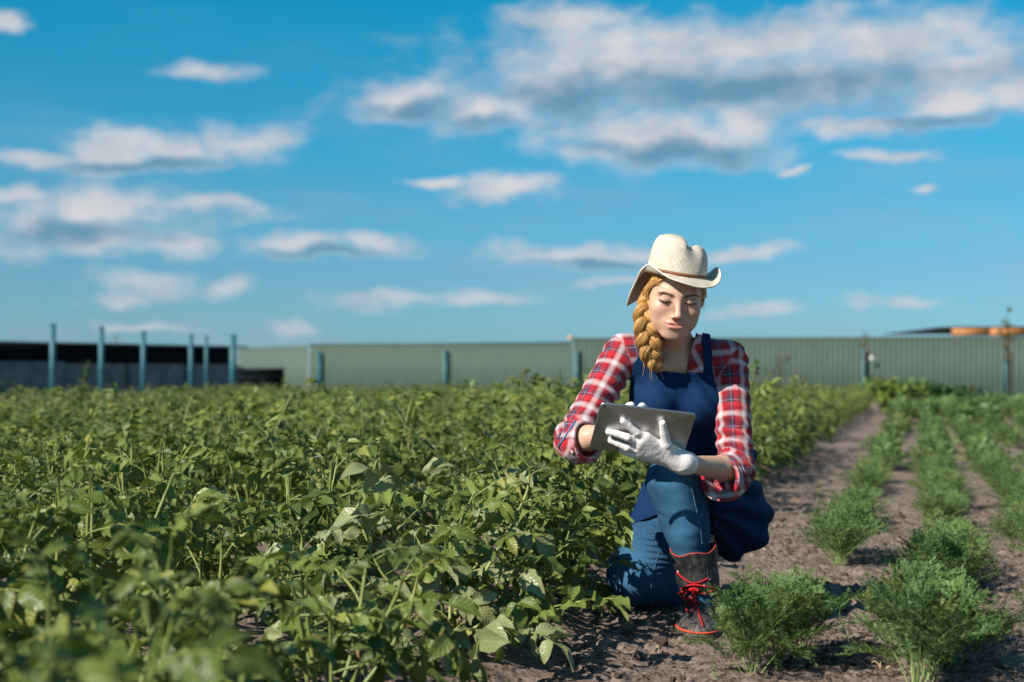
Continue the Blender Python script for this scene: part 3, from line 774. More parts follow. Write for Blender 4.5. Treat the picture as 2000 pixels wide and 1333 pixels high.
def polygonise(f, lo, hi, h, B=12):
    """surface nets over a sparse set of blocks; f maps (n,3) points to signed distance"""
    lo = np.asarray(lo, float); hi = np.asarray(hi, float)
    nb = np.ceil((hi - lo) / (h * B)).astype(int)
    g = np.stack(np.meshgrid(*[np.arange(n) for n in nb], indexing='ij'), -1).reshape(-1, 3)
    cen = lo + (g + .5) * B * h; rad = B * h * .87
    fc = f(cen); g = g[np.abs(fc) < rad * 1.12 + .004]
    keysV, posV, quads = [], [], []
    ar = np.arange(B + 2); loc = np.stack(np.meshgrid(ar, ar, ar, indexing='ij'), -1).reshape(-1, 3)
    S = 4096
    CH_ = 60
    for s0 in range(0, len(g), CH_):
        gs = g[s0:s0 + CH_]; base = gs * B - 1                           # corners base .. base+B+1
        P = (base[:, None] + loc[None]) 
        D = f(lo + P.reshape(-1, 3) * h).reshape(len(gs), B + 2, B + 2, B + 2)
        ins = D < 0
        # vertices: every cell of the block and its lower neighbours
        cell = np.zeros((len(gs), B + 1, B + 1, B + 1), int)
        for dx in (0, 1):
            for dy in (0, 1):
                for dz in (0, 1): cell += ins[:, dx:dx + B + 1, dy:dy + B + 1, dz:dz + B + 1]
        bi, ci, cj, ck = np.nonzero((cell > 0) & (cell < 8))
        if not len(bi): continue
        acc = np.zeros((len(bi), 3)); cnt = np.zeros(len(bi))
        for ax in range(3):
            for u in (0, 1):
                for v in (0, 1):
                    o = [0, 0, 0]; o[(ax + 1) % 3] = u; o[(ax + 2) % 3] = v; o2 = list(o); o2[ax] = 1
                    d0 = D[bi, ci + o[0], cj + o[1], ck + o[2]]; d1 = D[bi, ci + o2[0], cj + o2[1], ck + o2[2]]
                    x = (d0 < 0) != (d1 < 0); t_ = np.where(x, d0 / np.where(x, d0 - d1, 1), 0)
                    pt = np.tile(np.array(o, float), (len(bi), 1)); pt[:, ax] = t_
                    acc += pt * x[:, None]; cnt += x
        pos = acc / cnt[:, None]; cidx = base[bi] + np.stack([ci, cj, ck], 1)
        key = ((cidx[:, 0] + 2) * S + cidx[:, 1] + 2) * S + cidx[:, 2] + 2
        keysV.append(key); posV.append(lo + (cidx + pos) * h)
        # faces: edges starting at corners 1..B (local) owned by this block
        for ax in range(3):
            sl = slice(1, B + 1); a0 = ins[:, sl, sl, sl]; s2 = [sl, sl, sl]; s2[ax] = slice(2, B + 2); a1 = ins[:, s2[0], s2[1], s2[2]]
            bi2, i, j, k = np.nonzero(a0 != a1)
            if not len(bi2): continue
            c = base[bi2] + 1 + np.stack([i, j, k], 1); u = np.zeros(3, int); v = np.zeros(3, int); u[(ax + 1) % 3] = 1; v[(ax + 2) % 3] = 1
            def kk(q): return ((q[:, 0] + 2) * S + q[:, 1] + 2) * S + q[:, 2] + 2
            qd = np.stack([kk(c - u - v), kk(c - v), kk(c), kk(c - u)], 1)
            fl = ~a0[bi2, i, j, k]; qd[fl] = qd[fl][:, ::-1]
            quads.append(qd)
    K = np.concatenate(keysV); V = np.concatenate(posV); K, ix = np.unique(K, return_index=True); V = V[ix]
    Q = np.concatenate(quads); I = np.searchsorted(K, Q); I = np.clip(I, 0, len(K) - 1); ok = (K[I] == Q).all(1)
    return V, I[ok]

def frame_from(zdir, hint):
    z = np.asarray(zdir, float); z = z / np.linalg.norm(z); x = np.cross(np.asarray(hint, float), z); x /= np.linalg.norm(x)
    return np.stack([x, np.cross(z, x), z], 1)
# ------------------------------------------------------------------ the kneeling woman
def uv_of(p):
    return 1000 + FX * p[:, 0] / p[:, 1], HZ - FX * (p[:, 2] - CH) / p[:, 1]
def polyd(p, poly):
    """signed distance (metres at the point's depth) to an outline; negative inside"""
    u, v = uv_of(p); q = np.stack([u, v], 1); poly = np.asarray(poly, float); d = np.full(len(q), 1e9); ins = np.zeros(len(q), bool)
    for a, b in zip(poly, np.roll(poly, -1, 0)):
        e = b - a; w = q - a; h = np.clip((w @ e) / (e @ e), 0, 1); d = np.minimum(d, ((w - h[:, None] * e) ** 2).sum(1))
        c = ((a[1] > q[:, 1]) != (b[1] > q[:, 1])) & (q[:, 0] < (b[0] - a[0]) * (q[:, 1] - a[1]) / (b[1] - a[1] + 1e-12) + a[0]); ins ^= c
    return np.where(ins, -1, 1) * np.sqrt(d) * p[:, 1] / FX
def hit(f, u, v, y0=3.8, y1=5.4):
    """first point of surface f met by the sight line through (u, v)"""
    ys_ = np.linspace(y0, y1, 1601); P = np.stack([(u - 1000) / FX * ys_, ys_, CH + (HZ - v) / FX * ys_], 1); d = f(P); i = np.nonzero(d < 0)[0]
    return P[i[0]] if len(i) else P[np.argmin(d)]
def normal_of(f, p, e=.004):
    p = np.asarray(p)[None]; g = np.array([(f(p + np.eye(3)[k] * e) - f(p - np.eye(3)[k] * e))[0] for k in range(3)]); return g / np.linalg.norm(g)

HS = 1.12
RY, RZ_, RX = R(4.5), R(3.5), R(15)
MH = np.array(Matrix.Rotation(RY, 3, 'Y') @ Matrix.Rotation(RZ_, 3, 'Z') @ Matrix.Rotation(RX, 3, 'X'))
HO = at(1325, 588, 4.37) - MH @ np.array([0, -.085 * HS, 0])            # between the ears
def hl(p): return (p - HO) @ MH / HS                                      # world -> head
def hw(q): return np.asarray(q) * HS @ MH.T + HO                          # head -> world

SHR, SHL = at(1215, 690, 4.60), at(1424, 702, 4.62)
ELR, WRR = at(1121, 862, 4.44), at(1218, 842, 4.30)
ELL, WRL = at(1438, 919, 4.47), at(1337, 905, 4.225)
NKB = at(1328, 694, 4.585)
HIPL, KNL, ANL = at(1432, 985, 4.92), at(1324, 945, 4.46), at(1370, 1178, 4.47)
HIPR, KNR, ANR = at(1325, 985, 4.94), at(1249, 1128, 4.78), at(1345, 1185, 5.18)

def face(q):
    q = q * np.array([1 / 1.12, 1, 1])
    x = q.copy(); x[:, 0] = np.abs(x[:, 0])                               # mirrored halves
    d = ellipsoid(q, (0, .012, .036), (.067, .092, .086))
    d = smin(d, ellipsoid(q, (0, -.024, -.018), (.062, .064, .074)), .03)
    d = smin(d, ellipsoid(q, (0, -.036, -.066), (.046, .044, .040)), .03)
    d = smin(d, capsule(x, (.050, -.008, -.050), (.018, -.068, -.094), .016, .013), .022)
    d = smin(d, ellipsoid(x, (.032, -.042, -.052), (.024, .034, .034)), .02)
    d = smin(d, ellipsoid(q, (0, -.076, -.100), (.020, .015, .015)), .020)
    d = smin(d, ellipsoid(x, (.038, -.060, -.028), (.020, .020, .018)), .02)
    d = smin(d, capsule(x, (.006, -.082, .019), (.040, -.072, .020), .008, .007), .014)
    d = smax(d, -ellipsoid(x, (.0305, -.1052, -.001), (.0165, .0150, .0090)), .012)
    d = smin(d, ellipsoid(x, (.0305, -.0765, .0000), (.0155, .0125, .0115)), .003)
    d = smin(d, ellipsoid(q, (0, -.078, -.066), (.029, .019, .024)), .018)
    d = smin(d, capsule(q, (0, -.086, .010), (0, -.1075, -.034), .0062, .0078), .012)
    d = smin(d, ellipsoid(q, (0, -.1095, -.0378), (.0088, .0090, .0078)), .005)
    d = smin(d, ellipsoid(x, (.0108, -.1000, -.0425), (.0068, .0090, .0062)), .004)
    d = smax(d, -ellipsoid(x, (.0060, -.1035, -.0480), (.0034, .0045, .0030)), .0015)
    d = smin(d, ellipsoid(x, (.0075, -.0950, -.0612), (.0160, .0062, .0048)), .005)
    d = smin(d, ellipsoid(q, (0, -.0950, -.0722), (.0185, .0070, .0064)), .006)
    d = smax(d, -capsule(x, (0, -.1028, -.0664), (.0245, -.0912, -.0628), .0014, .0013), .002)
    d = smin(d, ellipsoid(x, (.0695, .006, -.012), (.0060, .014, .025)), .005)
    return smax(d, -ellipsoid(x, (.0765, .002, -.008), (.0060, .008, .016)), .003)
def torso(p):
    d = capsule(p, at(1318, 752, 4.64), at(1352, 880, 4.80), .130, .116, ((0, 1, .1), .78))
    d = smin(d, capsule(p, SHR + [.035, .0, -.005], SHL + [-.035, .0, -.005], .055, .055), .06)
    d = smin(d, capsule(p, at(1278, 705, 4.61), at(1372, 708, 4.62), .062, .062), .05)
    d = smin(d, ellipsoid(p, at(1283, 785, 4.575), (.058, .06, .055)), .035)
    d = smin(d, ellipsoid(p, at(1364, 792, 4.585), (.058, .06, .055)), .035)
    d = smin(d, ellipsoid(p, at(1378, 975, 4.92), (.175, .135, .115)), .08)
    return d
def arm(p, sh, el, wr, k=0.0, upper=True, fore=True):
    d = np.full(len(p), 9.0)
    if upper: d = capsule(p, sh, el, .048 + k, .037 + k)
    if fore:
        m = el + (wr - el) * .3
        d = smin(d, smin(capsule(p, el, m, .037 + k, .040 + k), capsule(p, m, wr, .038 + k, .0235 + k), .01), .02)
    return d
def hand(p, wr, kn, fingers, thumb, pr=.0155, fr=.0102, k=0.0):
    """palm from the wrist to the four knuckles, then four fingers and a thumb as bent chains"""
    d = capsule(p, wr, wr + (np.mean(kn, 0) - wr) * .3, .024 + k, .020 + k)
    for i in range(3):
        for s in (0., .5): d = smin(d, capsule(p, wr + (kn[i] + (kn[i + 1] - kn[i]) * s - wr) * .15, kn[i] + (kn[i + 1] - kn[i]) * s, pr + .003 + k, pr + k), .012)
    d = smin(d, capsule(p, wr, kn[3], pr + .002 + k, pr - .001 + k), .012)
    for ch, f in list(zip(fingers, (1, 1.04, 1, .88))):
        dd = np.full(len(p), 9.0)
        for a, b, r1, r2 in zip(ch[:-1], ch[1:], (1.04, .98, .90), (.98, .90, .82)): dd = smin(dd, capsule(p, a, b, fr * f * r1 + k, fr * f * r2 + k), .003)
        d = smin(d, dd, .005)
    dd = np.full(len(p), 9.0)
    for a, b, r1, r2 in zip(thumb[:-1], thumb[1:], (2.1, 1.35, 1.12), (1.40, 1.12, .90)): dd = smin(dd, capsule(p, a, b, fr * r1 + k, fr * r2 + k), .004)
    return smin(d, dd, .010)
def Yt(v): return 4.125 + (v - 798) / 86 * .10                            # depth of the tablet's back
def T_(u, v, o=-.015): return at(u, v, Yt(v) + o)
HL_K = [T_(1262, 855, -.020), T_(1249, 866, -.024), T_(1248, 879, -.024), T_(1256, 890, -.020)]
HL_F = [[HL_K[0], T_(1244, 846, -.022), T_(1228, 832, -.013), T_(1217, 823, -.010)],
        [HL_K[1], T_(1226, 855, -.030), T_(1205, 848, -.018), T_(1189, 844, -.011)],
        [HL_K[2], T_(1225, 875, -.032), T_(1207, 867, -.020), T_(1193, 861, -.011)],
        [HL_K[3], T_(1240, 890, -.030), T_(1226, 885, -.020), T_(1214, 880, -.011)]]
HL_T = [T_(1315, 892, -.022), T_(1302, 868, -.026), T_(1297, 846, -.018), T_(1294, 827, -.012)]
HL_W = at(1327, 902, 4.228)
# her right hand holds the far side and touches the screen
HR_K = [at(1247, 815, 4.225), at(1255, 822, 4.235), at(1260, 832, 4.25), at(1260, 843, 4.26)]
HR_F = [[HR_K[0], at(1258, 797, 4.20), at(1254, 794, 4.17), at(1248, 799, 4.155)],
        [HR_K[1], at(1278, 815, 4.20), at(1290, 820, 4.19), at(1292, 828, 4.18)],
        [HR_K[2], at(1280, 832, 4.22), at(1288, 838, 4.21), at(1286, 845, 4.21)],
        [HR_K[3], at(1274, 846, 4.24), at(1280, 852, 4.23), at(1277, 858, 4.23)]]
HR_T = [at(1226, 826, 4.26), at(1226, 806, 4.215), at(1229, 795, 4.17), at(1233, 792, 4.15)]
HR_W = at(1224, 838, 4.29)
def legs(p, k=0.0):
    d = capsule(p, HIPL, KNL + [-.010, .02, 0], .100 + k, .077 + k)
    d = smin(d, smin(capsule(p, KNL + [-.012, 0, 0], KNL + (ANL - KNL) * .35, .072 + k, .062 + k), capsule(p, KNL + (ANL - KNL) * .3 + [0, .02, 0], ANL, .062 + k, .036 + k), .03), .03)
    d2 = capsule(p, HIPR, KNR + [-.006, 0, .006], .110 + k, .096 + k)
    d2 = smin(d2, smin(capsule(p, KNR + [0, .01, -.012], KNR + (ANR - KNR) * .4, .070 + k, .060 + k), capsule(p, KNR + (ANR - KNR) * .35, ANR, .060 + k, .036 + k), .03), .035)
    return smin(d, d2, .012)
BND = {}
def body(p):
    def part(f, cc, rr):
        d = np.full(len(p), .5); m = np.linalg.norm(p - cc, axis=1) < rr + .05
        if m.any(): d[m] = f(p[m])
        return d
    H_ = part(lambda q: face(hl(q)) * HS, HO, .20)
    N_ = part(lambda q: smin(capsule(q, hw((0, .018, -.060)), NKB, .050, .052), capsule(q, NKB + [-.01, -.035, -.03], at(1290, 722, 4.53), .030, .02), .04), NKB, .28)
    A_ = part(lambda q: np.minimum(arm(q, SHR, ELR, WRR), arm(q, SHL, ELL, WRL)), np.array([.5, 4.45, .75]), .45)
    T_s = part(torso, at(1345, 840, 4.75), .45)
    L_ = part(legs, at(1320, 1080, 4.75), .65)
    up = smin(smin(H_, N_, .018), T_s, .035)
    return np.minimum(smin(up, A_, .03), smin(T_s, L_, .03))
def body_full(p):
    d = body(p)
    foot = capsule(p, ANL + [0, .01, -.01], at(1366, 1222, 4.40), .028, .018); foot2 = capsule(p, ANR, ANR + [.02, .03, -.08], .03, .024)
    d = smin(d, smin(foot, foot2, .01), .02)
    for w, K_, F_, Th in ((HL_W, HL_K, HL_F, HL_T), (HR_W, HR_K, HR_F, HR_T)):
        m = np.linalg.norm(p - np.mean(K_, 0), axis=1) < .16
        if m.any(): d[m] = smin(d[m], hand(p[m], w, K_, F_, Th, k=-.0065), .004)
    return d
V, Q = polygonise(body_full, (-.05, 3.9, -.05), (1.25, 5.45, 1.35), .0026)
q = hl(V) * np.array([1 / 1.12, 1, 1]); HEAD_ = (np.abs(q) < .15).all(1) & (q[:, 2] > -.125); ax_ = np.abs(q[:, 0])
G_ = lambda a: np.exp(-a)
def blob(c, r, mir=True):
    x = ax_ if mir else q[:, 0]; return np.exp(-(((x - c[0]) / r[0]) ** 2 + ((q[:, 2] - c[2]) / r[2]) ** 2 + ((q[:, 1] - c[1]) / r[1]) ** 2))
skin = np.tile(np.array([.57, .35, .245]), (len(V), 1))
def tint(w, c): 
    global skin
    w = np.where(HEAD_, np.nan_to_num(np.clip(w, 0, 1)), 0)[:, None]; skin = skin * (1 - w) + np.array(c) * w
tint(blob((.040, -.070, -.032), (.022, .04, .020)) * .22, (.62, .26, .19))
tint(blob((0, -.11, -.040), (.012, .03, .010), False) * .4, (.60, .27, .20))
front = q[:, 1] < -.086
lipw = np.where(front, 1, 0) * np.clip(1.12 - ((ax_ / .0245) ** 2.0 + (np.abs(q[:, 2] + .0672 - .0030 * (ax_ / .024) ** 2) / (.0125 - .0045 * np.minimum(ax_ / .0245, 1.5))) ** 2.4), 0, 1) * 4
tint(lipw * .88, (.64, .27, .21))
mouth = np.where(front, 1, 0) * np.exp(-((q[:, 2] + .0664 - .0030 * (ax_ / .024) ** 2) / .0013) ** 2) * (ax_ < .0250)
tint(mouth * .8, (.22, .06, .05))
eyes_z = .0000
lid = np.exp(-(((ax_ - .0305) / .018) ** 4 + ((q[:, 2] - .006) / .0085) ** 4)) * (q[:, 1] < -.05)
tint(lid * .10, (.30, .15, .10)); tint(np.exp(-(((ax_ - .041) / .009) ** 2 + ((q[:, 2] - .007) / .0045) ** 2)) * (q[:, 1] < -.05) * .45, (.24, .12, .08))
tint(blob((.0060, -.106, -.0475), (.004, .010, .0030)) * .95, (.09, .03, .02))
tint(np.where(q[:, 2] < -.10, .0, 0), (.5, .3, .2))
skin_m, t = material('skin')
sc = t.attr('skin', 'Vector'); tc = t.n('ShaderNodeTexCoord').outputs['Object']
n = t.noise(tc, 260, 3); n2 = t.noise(tc, 18, 3)
c = t.mix(t.ss(n2, .35, .7, 0, .22), sc, (.48, .22, .15))
finish(t, c, 0.44, t.bump(n, 0.15, 0.002), 0.45, **{'Subsurface Weight': 0.30, 'Subsurface Radius': (.012, .005, .003), 'Subsurface Scale': 1.0})
me = mk_mesh('person', V, Q, [skin_m], attrs={'skin': skin})
person = link('person', me); person['category'] = 'person'
person['label'] = 'woman in straw hat, plaid shirt and apron kneeling with a tablet'
print('body', len(V))

# ---- denim jeans
denim_m, t = material('blue_denim')
tc = t.n('ShaderNodeTexCoord').outputs['Object']; fade = t.attr('fade')
n = t.noise(tc, 13, 4, .6); n2 = t.noise(t.vm('MULTIPLY', tc, (1, 1, .25)), 420, 2)
c = t.mix(t.m('ADD', fade, t.m('MULTIPLY_ADD', n, .5, -.25), None, True), (.006, .030, .078), (.034, .115, .215))
c = t.mix(t.ss(n2, .35, .65, 0, .35), c, (.06, .155, .26))
finish(t, c, .85, t.bump(n2, .35, .0012), .15)
def fold_noise(p, sx_=1.0, seed=0, oct_=2): return fbm(p * sx_, oct_, seed)
def jeans(p):
    d = legs(p, .008)
    d = smin(d, ellipsoid(p, at(1378, 975, 4.92), (.180, .14, .118)), .04)
    kneefold = np.exp(-np.linalg.norm(p - (KNR + [.03, -.02, .085]), axis=1) ** 2 / .0045)
    d = d + .0065 * kneefold * np.sin(p[:, 2] * 330 + p[:, 0] * 60 + 2 * vnoise(p * 20)) 
    d = d + .0030 * fbm(p * np.array([14, 14, 22]), 2, 31)
    d = smax(d, .055 - p[:, 2] - 9 * (p[:, 1] > 4.68), .004)                       # left leg ends inside the boot
    return smax(d, p[:, 1] - 5.20, .004)
V, Q = polygonise(jeans, (.2, 4.2, -.06), (1.05, 5.3, .66), .0034)
nv = -np.ones(len(V))
fd = np.exp(-((V[:, 0] - (KNL[0] - .02 + (ANL - KNL)[0] * np.clip((KNL[2] - V[:, 2]) / .42, 0, 1))) / .045) ** 2) * (V[:, 1] < 4.6) * .8 + np.exp(-np.linalg.norm(V - KNR - [-.02, -.08, .02], axis=1) ** 2 / .012) * .9
jo = link('jeans', mk_mesh('jeans', V, Q, [denim_m], attrs={'fade': np.clip(fd + .12, 0, 1)}), person)
stitch_m = paint('pale_stitching', (.07, .16, .25), .8, .2, .1, 60)
def on_surface(f, pts, off=.001, sm=24):
    """a path laid over surface f through photo pixels"""
    pts = np.array(pts, float); tt_ = np.linspace(0, len(pts) - 1, sm); uu = np.interp(tt_, np.arange(len(pts)), pts[:, 0]); vv_ = np.interp(tt_, np.arange(len(pts)), pts[:, 1])
    out = []
    for a, b in zip(uu, vv_):
        p = hit(f, a, b); out.append(p + normal_of(f, p) * off)
    out = np.array(out); o2 = out.copy()
    for _ in range(2): o2[1:-1] = (o2[:-2] + 2 * o2[1:-1] + o2[2:]) / 4
    return o2
for pts in ([(1344, 930), (1352, 960), (1361, 1000), (1369, 1040), (1371, 1062)], [(1298, 1062), (1283, 1090), (1273, 1130), (1270, 1165), (1273, 1182)]):
    v, qq, tt = tube(on_surface(jeans, pts, .0008), .0016, 5); link('seam', mk_mesh('seam', v, [qq, tt], [stitch_m]), jo)

# ---- plaid shirt
plaid_m, t = material('red_plaid_cotton')
pv = t.attr('plaid', 'Vector'); a, b, kk_ = t.sep(pv)
tc = t.n('ShaderNodeTexCoord').outputs['Object']
wb = t.noise(tc, 9, 2)
def stripes(x):
    f = t.m('FRACT', t.m('ADD', x, t.m('MULTIPLY', wb, .10)))
    cr = t.n('ShaderNodeValToRGB', {0: f}); stops = [(0.0, (.27, .008, .014)), (.09, (.28, .015, .022)), (.15, (.50, .36, .38)), (.24, (.62, .56, .58)), (.32, (.48, .34, .36)), (.38, (.27, .010, .016)), (.50, (.20, .008, .014)), (.60, (.06, .03, .055)), (.70, (.04, .03, .06)), (.72, (.30, .36, .50)), (.735, (.03, .03, .05)), (.80, (.06, .03, .05)), (.84, (.46, .018, .028))]; set_ramp(cr.color_ramp, stops)
    return cr.outputs[0]
c = t.mix(.5, stripes(a), stripes(b))
n2 = t.noise(tc, 500, 2)
nrm = t.bump(n2, .25, .001)
finish(t, c, .85, nrm, .15, **{'Sheen Weight': 0.15})
PER = .088
def seg_uv(p, a, b, hint=(0, -1, 0)):
    a = np.asarray(a); ba = np.asarray(b) - a; L = np.linalg.norm(ba); z = ba / L; x = np.cross(hint, z); x /= np.linalg.norm(x); y = np.cross(z, x)
    w = p - a; return (w @ z), np.arctan2(w @ x, w @ y) * .062, w
CFR = ELR + (WRR - ELR) * .12 + [0, 0, -.004]; CFL = ELL + (WRL - ELL) * .22 + [0, 0, -.012]
def sleeve(p, sh, el, cf, sgn):
    s, th, w = seg_uv(p, sh, el)
    L = np.linalg.norm(el - sh)
    wr = .0070 * np.sin(s * 130 + th * 32 * sgn + 2.2 * vnoise(p * 9, 41)) * np.clip(vnoise(p * 13 + 3, 42) + .75, 0, 1.4) * (.45 + .9 * np.clip(s / L, 0, 1) ** 2)
    d = capsule(p, sh, el, .060, .056)
    d = smin(d, capsule(p, el, cf, .056, .056), .02)
    return d + wr
def cuff(p, el, cf, wr_, drop):
    """rolled cuff: a loose collar of cloth round the forearm, open at the wrist side"""
    ax = (wr_ - el) / np.linalg.norm(wr_ - el); c0 = cf - ax * .030; c1 = cf + ax * .034
    s = (p - c0) @ ax; L = .064
    out = capsule(p, c0 + [0, 0, -drop], c1 + [0, 0, -drop], .0645, .0675) ; out = out + .0025 * np.sin(s * 260 + 3 * vnoise(p * 15, 3))
    ring = np.maximum(np.maximum(-s, s - L), out)
    return ring
NECKV = [(1285, 640), (1289, 685), (1302, 727), (1314, 736), (1334, 736), (1344, 702), (1355, 668), (1362, 640), (1345, 590), (1300, 590)]
def shirt_core(p):
    d = torso(p) - .010
    wr = .0065 * fbm(p * np.array([11, 6, 8]) + 1.7, 2, 51)
    d = d + wr
    d = smin(d, capsule(p, NKB + [.0, .012, .0], hw((0, .03, -.075)), .062, .058), .03)      # neckband
    col = smax(capsule(p, NKB + [0, .006, .004], hw((0, .026, -.078)), .074, .069), -capsule(p, NKB + [0, .004, -.02], hw((0, .024, -.06)), .060, .058), .002)
    nb = hw((0, .02, -.095)); upv = nb - NKB; upv = upv / np.linalg.norm(upv)
    d = smin(d, col, .004)
    d = smax(d, (p - nb) @ upv - .012, .004)
    return d
def shirt(p):
    d = smax(shirt_core(p), .50 - p[:, 2], .01)
    for sh, el, cf, wr_, sg, dr in ((SHR, ELR, CFR, WRR, 1, .004), (SHL, ELL, CFL, WRL, -1, .022)):
        m = np.linalg.norm(p - (sh + el) / 2, axis=1) < .38
        if m.any():
            s_ = smin(sleeve(p[m], sh, el, cf, sg), cuff(p[m], el, cf, wr_, dr), .006); d[m] = smin(d[m], s_, .022)
            ax = (wr_ - el) / np.linalg.norm(wr_ - el); dn = np.array([0, 0, -dr]); d[m] = smax(d[m], -np.maximum(capsule(p[m], el + dn * .6, cf + ax * .09 + dn, .048, .058), -.010 - (p[m] - cf) @ ax), .003)
    v_ = polyd(p, NECKV); front_ = p[:, 1] - 4.70
    d = smax(d, -np.maximum(v_, front_), .004)
    return d
V, Q = polygonise(shirt, (.1, 4.2, .36), (1.0, 5.0, 1.06), .0034)
pl = np.stack([(V[:, 0] - .42) / PER * .98 + V[:, 2] * 2.2, V[:, 2] / PER + V[:, 0] * -1.0, 0 * V[:, 0]], 1)
for sh, el, cf, wr_, off in ((SHR, ELR, CFR, WRR, .3), (SHL, ELL, CFL, WRL, .8)):
    L = np.linalg.norm(el - sh); ax = (el - sh) / L; s, th, w = seg_uv(V, sh, el); ds = capsule(V, sh + ax * .03, el, .060, .056); td = torso(V) - .01
    m = (ds < td - .002) & (ds < .03); pl[m, 0] = th[m] / PER + off; pl[m, 1] = s[m] / PER + off
    s2, th2, _ = seg_uv(V, el, wr_, (0, 0, 1)); m2 = (s2 > .004 + .0) & (np.linalg.norm(V - cf, axis=1) < .12) & (s < L + .03) & (np.linalg.norm(V - cf, axis=1) < .085)
    pl[m2, 0] = th2[m2] / PER + .1; pl[m2, 1] = s2[m2] / PER + .55
so_ = link('shirt', mk_mesh('shirt', V, Q, [plaid_m], attrs={'plaid': pl}), person)
# collar leaves and placket: thin folded cloth laid over the shirt front
def cloth_patch(f, poly, thick, off, h, mat_, name, parent, attr_fn=None, wr=None, lo=(.1, 4.15, .3), hi=(1.1, 5.1, 1.06), back=4.9):
    pu, pv = np.array(poly, float).T; ya_, yb_ = 4.25, min(back, hi[1]) + .02
    lo = np.array([min((pu.min() - 1008) / FX * ya_, (pu.min() - 1008) / FX * yb_), ya_, CH + min((HZ - pv.max() - 8) / FX * yb_, (HZ - pv.max() - 8) / FX * ya_)])
    hi = np.array([(pu.max() - 992) / FX * yb_, yb_, CH + max((HZ - pv.min() + 8) / FX * yb_, (HZ - pv.min() + 8) / FX * ya_)])
    def g_(p):
        d = np.abs(f(p) - off - (0 if wr is None else wr(p))) - thick
        return smax(np.maximum(d, p[:, 1] - back), polyd(p, poly), .0015)
    V, Q = polygonise(g_, lo, hi, h)
    return link(name, mk_mesh(name, V, Q, [mat_], attrs=attr_fn(V) if attr_fn else None), parent), g_
pa = lambda V: {'plaid': np.stack([(V[:, 0] * .9 + V[:, 2] * .5) / PER + .35, (V[:, 2] * .9 - V[:, 0] * .4) / PER + .6, 0 * V[:, 0]], 1)}
cloth_patch(shirt_core, [(1353, 672), (1361, 652), (1376, 656), (1384, 690), (1378, 729), (1344, 729), (1341, 722)], .0022, .006, .0026, plaid_m, 'collar', so_, pa, back=4.66)
cloth_patch(shirt_core, [(1289, 690), (1300, 722), (1306, 730), (1284, 728), (1262, 712), (1262, 680)], .0022, .006, .0026, plaid_m, 'collar', so_, pa, back=4.66)
blue_trim = paint('blue_lining', (.05, .16, .32), .8, .2, .15, 40)
snap_m, t = material('pearl_snap'); finish(t, (.75, .62, .60), .25, None, .6, **{'Metallic': .3})
ring_m, t = material('steel'); finish(t, (.5, .5, .5), .3, None, .5, **{'Metallic': 1.0})
v, qq, tt = tube(on_surface(shirt, [(1124, 823), (1112, 842), (1100, 860), (1091, 872)], .001), .0035, 6); link('cuff_lining', mk_mesh('cuff_lining', v, [qq, tt], [blue_trim]), so_)
def snap(f, u, v_, parent, r=.0065):
    p = hit(f, u, v_); nn = normal_of(f, p); M = frame_from(nn, (0, 0, 1)); 
    a1, b1 = lathe([(0, .002), (r * .6, .0018), (r * .62, .0026), (r, .0026), (r * 1.05, 0), (r, -.003)], 16); a1 = a1 @ M.T + p
    o = link('snap', mk_mesh('snap', a1, b1[:, ::-1], [ring_m]), parent)
    a1, b1 = lathe([(0, .0042), (r * .35, .0036), (r * .6, .002), (r * .6, -.002)], 12); a1 = a1 @ M.T + p; link('snap', mk_mesh('snap_cap', a1, b1[:, ::-1], [snap_m]), parent)
snap(shirt, 1118, 884, so_); snap(shirt, 1426, 912, so_)

# ---- apron
apron_m, t = material('navy_apron_cotton')
tc = t.n('ShaderNodeTexCoord').outputs['Object']; n = t.noise(tc, 7, 4); n2 = t.noise(tc, 520, 2)
c = t.mix(n, (.0028, .016, .055), (.006, .030, .092))
finish(t, c, .8, t.bump(n2, .25, .0010), .1)
BIB = [(1247, 697), (1255, 714), (1288, 724), (1339, 730), (1373, 729), (1394, 727), (1396, 751), (1406, 782), (1411, 820), (1413, 871), (1420, 930), (1250, 930), (1226, 850), (1227, 788), (1231, 745), (1238, 709)]
def bib_wr(p): return .004 * fbm(p * np.array([7, 5, 5]) + .3, 2, 61) + .0022 * np.sin(p[:, 2] * 70 + p[:, 0] * 95 + 3 * vnoise(p * 7, 62)) * np.clip(vnoise(p * 6, 63) + .3, 0, 1)
torso_s = lambda p: torso(p) - .010
ap, bib_f = cloth_patch(torso_s, BIB, .0028, .011, .0032, apron_m, 'apron', person, None, bib_wr, (.25, 4.3, .42), (.85, 5.0, .86))
strap = [(1368, 634), (1376, 636), (1387, 650), (1391, 690), (1393, 738), (1374, 738), (1374, 690), (1371, 650)]
cloth_patch(shirt_core, strap, .0026, .0105, .0028, apron_m, 'strap', ap, None, None, back=4.75)
strap2 = [(1247, 690), (1252, 660), (1270, 635), (1280, 640), (1268, 665), (1262, 715), (1240, 712)]
cloth_patch(shirt_core, strap2, .0026, .0105, .0028, apron_m, 'strap', ap, None, None, back=4.75)
thread_m = paint('blue_thread', (.010, .045, .12), .8, .2, .1, 60)
for pts in ([(1239, 722), (1262, 731), (1300, 740), (1340, 746), (1392, 747)],):
    v, qq, tt = tube(on_surface(bib_f, pts, .0002, 30), .0010, 4); link('hem', mk_mesh('hem', v, [qq, tt], [thread_m]), ap)
